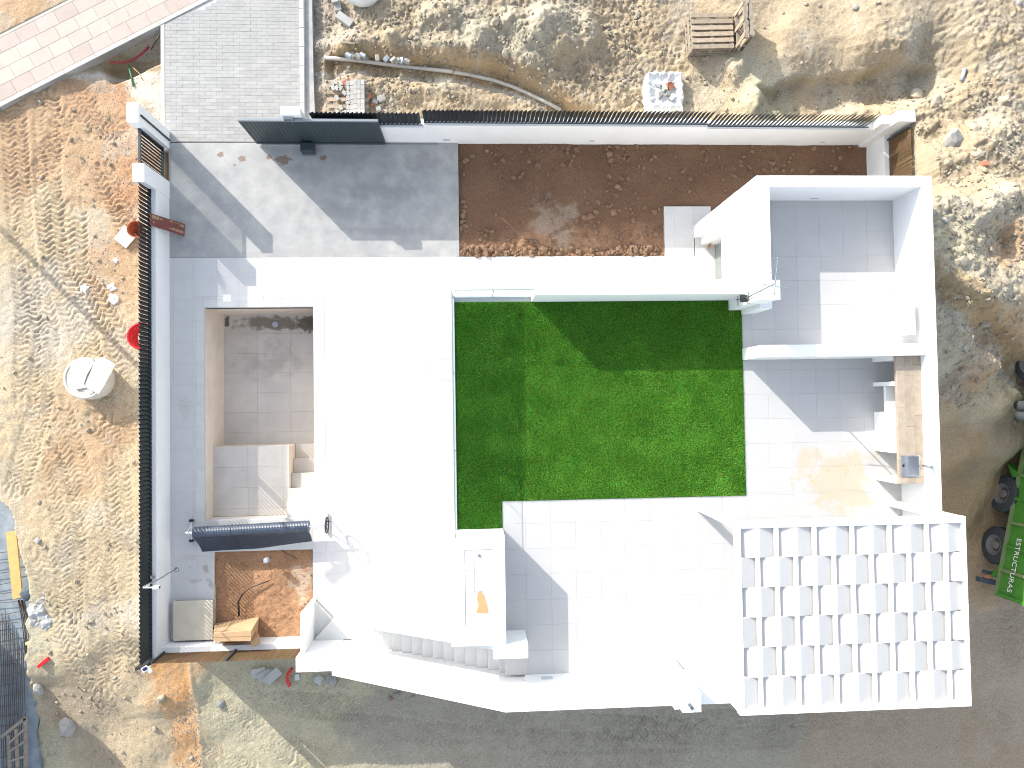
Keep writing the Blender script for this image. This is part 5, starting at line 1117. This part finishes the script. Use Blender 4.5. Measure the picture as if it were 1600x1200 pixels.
# hollow beside the pavement: conduits
q_ = [(*at(a, b, -.3), z_) for a, b, z_ in ((176, 101, -.16), (192, 99, -.25), (205, 94, -.32), (220, 84, -.33), (233, 73, -.30))]
tag(MB().tube(q_, .032, 8).build('maroon_conduit', 'maroon', smooth=True), 'dark red conduit lying in the hollow beside the pavement', 'conduit')
q_ = [(*at(a, b, -.2), z_) for a, b, z_ in ((199, 102, -.28), (204, 118, -.25), (209, 135, -.18))]
tag(MB().tube(q_, .026, 8).build('green_conduit', 'dgreen', smooth=True), 'dark green conduit running down from the red one near the pavement', 'conduit')
q_ = [(*at(a, b, -.2), z_) for a, b, z_ in ((205, 103, -.28), (216, 113, -.27), (222, 124, -.22))]
tag(MB().tube(q_, .010, 6).build('yellow_cable', 'yboard', smooth=True), 'thin yellow cable beside the green conduit', 'cable')
q_ = [(*at(a, b, 0), z_) for a, b, z_ in ((249, 52, -.05), (240, 60, -.15), (230, 70, -.25))]
tag(MB().tube(q_, .02, 6).build('black_cable', 'black', smooth=True), 'black cable entering the hollow from under the driveway edge', 'cable')

# ------------------------------------------------------------------ street lamp whose shadow crosses the plot, neighbour building casting the lower-left shade
tipx, tipy = at(527, 888, 0); HL = 9.4
sl_ = thing('street_lamp', 'tall grey street lamp standing outside the left edge of the picture', 'street lamp')
bx_, by_ = tipx - SX * HL, tipy + SY * HL
MB().tube([(bx_, by_, -.3), (bx_, by_, HL)], .09, 12, rs=[.10, .05]).build('pole', 'grail', sl_, smooth=True)
MB().obox((bx_ + .05, by_ - .1, HL), .75, .28, .10, .6).build('lamp_head', 'grail', sl_)
nbx = thing('neighbour_building', 'unfinished white neighbouring building just outside the left edge', 'building')
q0 = Vector((*at(75, 1075, -1), -1)); hN = 5.5
cx_, cy_ = q0.x - SX * (hN + 1), q0.y + SY * (hN + 1)
cx_, cy_ = at(-95, 912, -1); MB().box(cx_ - 9, cx_, cy_ - 16, cy_, -2.6, 6.0).build('wall', 'paint', nbx); MB().box(cx_ - 9.1, cx_ + .1, cy_ - 16.1, cy_ + .1, 6.001, 6.2).build('roof_slab', 'rawconc', nbx)

# ------------------------------------------------------------------ green tipper truck
tk = thing('tipper_truck', 'green tipper truck with large dusty wheels in the shade on the right', 'truck')
ZG = .12
w1_ = Vector((*at(1565, 771, ZG + .52), ZG + .52)); w2_ = Vector((*at(1553, 851, ZG + .52), ZG + .52)); ax_ = (w1_ - w2_).normalized(); sd_ = Vector((ax_.y, -ax_.x, 0))
def wheel(c):
    tread = []
    prof = [(.27, -.02), (.36, -.015), (.47, .0), (.515, .03), (.525, .08), (.525, .24), (.515, .29), (.47, .32)]
    t = MB().lathe(prof, c, sd_, 56)
    for k_ in range(44):
        a = 2 * math.pi * k_ / 44; u_ = ax_ * math.cos(a) + Vector((0, 0, 1)) * math.sin(a); v_ = -ax_ * math.sin(a) + Vector((0, 0, 1)) * math.cos(a)
        for s_ in (0, 1):
            p = [c + u_ * r_ + v_ * t_ + sd_ * w_ for r_ in (.515, .542) for t_, w_ in ((-.02 + s_ * .02, .04 + s_ * .13), (.015 + s_ * .02, .04 + s_ * .13), (.02 + s_ * .02, .15 + s_ * .13), (-.015 + s_ * .02, .15 + s_ * .13))]
            t.add(p, [(0, 3, 2, 1), (4, 5, 6, 7), (0, 1, 5, 4), (1, 2, 6, 5), (2, 3, 7, 6), (3, 0, 4, 7)])
    w_ = t.build('wheel', 'tyre', tk)
    r = MB().lathe([(.285, .0), (.29, -.022), (.27, -.02), (.25, .05), (.22, .11), (.12, .13), (.115, .05), (.09, .03), (.001, .03)], c, sd_, 36).build('rim', 'rim', w_, smooth=False)
    for k_ in range(10):
        a = k_ * .628; p = c + (ax_ * math.cos(a) + Vector((0, 0, 1)) * math.sin(a)) * .165 + sd_ * .12; MB().tube([p, p - sd_ * .03], .014, 6).build('wheel_nut', 'chas', w_)
for c in (w1_, w2_): wheel(c); wheel(c + sd_ * 1.95)
q1_, q2_ = Vector((*at(1557, 930.7, 1.1), 0)), Vector((*at(1598.7, 717, 1.1), 0)); axw, sdw = ax_, sd_; ax_ = (q2_ - q1_).normalized(); sd_ = Vector((ax_.y, -ax_.x, 0)); bs_ = q1_
def TB(name, m_, l0, l1, s0, s1, z0, z1, par=tk, tap=0):
    o_ = Vector((bs_.x, bs_.y, 0)); pp = [(l0, s0), (l1, s0), (l1, s1), (l0, s1)]
    vs_ = [o_ + ax_ * l + sd_ * s_ + Vector((0, 0, z)) for z in (z0, z1) for l, s_ in pp]
    return MB().add(vs_, [(0, 3, 2, 1), (4, 5, 6, 7), (0, 1, 5, 4), (1, 2, 6, 5), (2, 3, 7, 6), (3, 0, 4, 7)]).build(name, m_, par)
TB('chassis', 'chas', .0, 6.0, .55, 1.45, .55, .95)
tb0, tb1 = .0, 4.6
bd = TB('tipper_body', 'tgreen', tb0, tb1, .02, .06, 1.05, 2.05); TB('side_panel', 'tgreen', tb0, tb1, 1.90, 1.94, 1.05, 2.05); TB('body_floor', 'tgreen2', tb0, tb1, .06, 1.90, 1.05, 1.12)
TB('tailgate', 'tgreen', tb0, tb0 + .05, .06, 1.90, 1.12, 2.0); TB('headboard', 'tgreen', tb1 - .05, tb1, .06, 1.90, 1.12, 2.2)
TB('top_rim', 'tgreen', tb0 - .02, tb1, -.02, .09, 2.05, 2.13); TB('bottom_rim', 'tgreen2', tb0 - .02, tb1, -.03, .02, 1.02, 1.12)
for i in range(7): TB('rib', 'tgreen2' if i % 2 else 'tgreen', tb0 + .02 + i * .68, tb0 + .10 + i * .68, -.045, .019, 1.13, 2.04)
TB('load', 'clod', tb0 + .06, tb1 - .06, .07, 1.89, 1.13, 1.75)
for c_, s_ in ((w1_, 1), (w2_, -1)):
    m_ = MB(); o_ = c_ + sd_ * .05
    ax_, sd_ = axw, sdw; o_ = c_ + sd_ * .05; a_ = [o_ + ax_ * s_ * .50 + Vector((0, 0, .25)), o_ + ax_ * s_ * .92 + Vector((0, 0, .0)) - sd_ * .05, o_ + ax_ * s_ * .60 + Vector((0, 0, .52))]
    m_.add([p + sd_ * e_ for e_ in (0, .42) for p in a_], [(0, 1, 2), (5, 4, 3), (0, 3, 4, 1), (1, 4, 5, 2), (2, 5, 3, 0)]); m_.build('mudguard', 'tgreen', tk)
ax_ = (q2_ - q1_).normalized(); sd_ = Vector((ax_.y, -ax_.x, 0))
TB('bumper', 'chas', -1.12 + 1.35, .37, -.22, 1.8, .50, .66); TB('bumper', 'chas', .50, .60, -.12, .4, .55, .66); TB('rear_lamp', 'brick', .38, .48, -.10, .05, .58, .70)
for i in range(2): 
    o_ = Vector((bs_.x, bs_.y, 0)) + ax_ * (5.35 + i * .30) - sd_ * .0; MB().tube([o_ + Vector((0, 0, .75)), o_ + sd_ * .9 + Vector((0, 0, .75))], .13, 16).build('air_tank', 'tyre', tk, smooth=True)
TB('cab', 'tgreen', 4.75, 6.2, .1, 1.9, 1.3, 2.9); wheel(w1_ + ax_ * 2.9 + sd_ * 2.0 + Vector((0, 0, .5)))
# part of a second machine at the very edge of the frame
mc = thing('loader', 'dusty wheel and twin tanks of a loader cut by the right edge of the picture', 'loader')
zc = HZ(*at(1598, 575, 2.6)[:2]); cw = Vector((*at(1607, 566, zc + .5), zc + .50)); ao, so_ = ax_, sd_; ax_, sd_ = Vector((.05, 1, 0)).normalized(), Vector((1, -.05, 0)).normalized(); tk_, tk = tk, mc
wheel(cw); tk = tk_; ax_, sd_ = ao, so_
for j in range(2): MB().tube([(*at(1592, 634 + j * 17, zc + .3), zc + .25), (*at(1640, 634 + j * 17, zc + .3), zc + .25)], .13, 16).build('tank', 'tyre', mc, smooth=True)
cb_ = at(1640, 600, zc + .8); MB().box(cb_[0], cb_[0] + 1.6, cb_[1] - 1.6, cb_[1] + 1.2, zc + .4, zc + 1.2).build('body', 'tgreen', mc)
MB().tube([(*at(1586, 614, zc), zc + .1), (*at(1600, 617, zc + .2), zc + .3)], .03, 6).build('linkage', 'rust', mc)
fc = bpy.data.curves.new('txt', 'FONT'); fc.body = 'ESTRUCTURAS'; fc.size = .225; fc.extrude = .002; fc.space_character = 1.02
to = bpy.data.objects.new('txt', fc); C.objects.link(to); dg = bpy.context.evaluated_depsgraph_get(); tm = bpy.data.meshes.new_from_object(to.evaluated_get(dg)); bpy.data.objects.remove(to)
tm.materials.append(M['white']); lo = bpy.data.objects.new('lettering', tm); C.objects.link(lo); lo.parent = tk
base_ = Vector((bs_.x, bs_.y, 0)) + ax_ * (tb0 + .22 + max(v.co.x for v in tm.vertices)) - sd_ * .055 + Vector((0, 0, 1.50))
R_ = Matrix((-ax_, Vector((0, 0, 1)), -sd_)).transposed(); lo.matrix_world = Matrix.Translation(base_) @ R_.to_4x4()
for o in C.objects:
    if o.name.startswith('ground'): o.data.update()
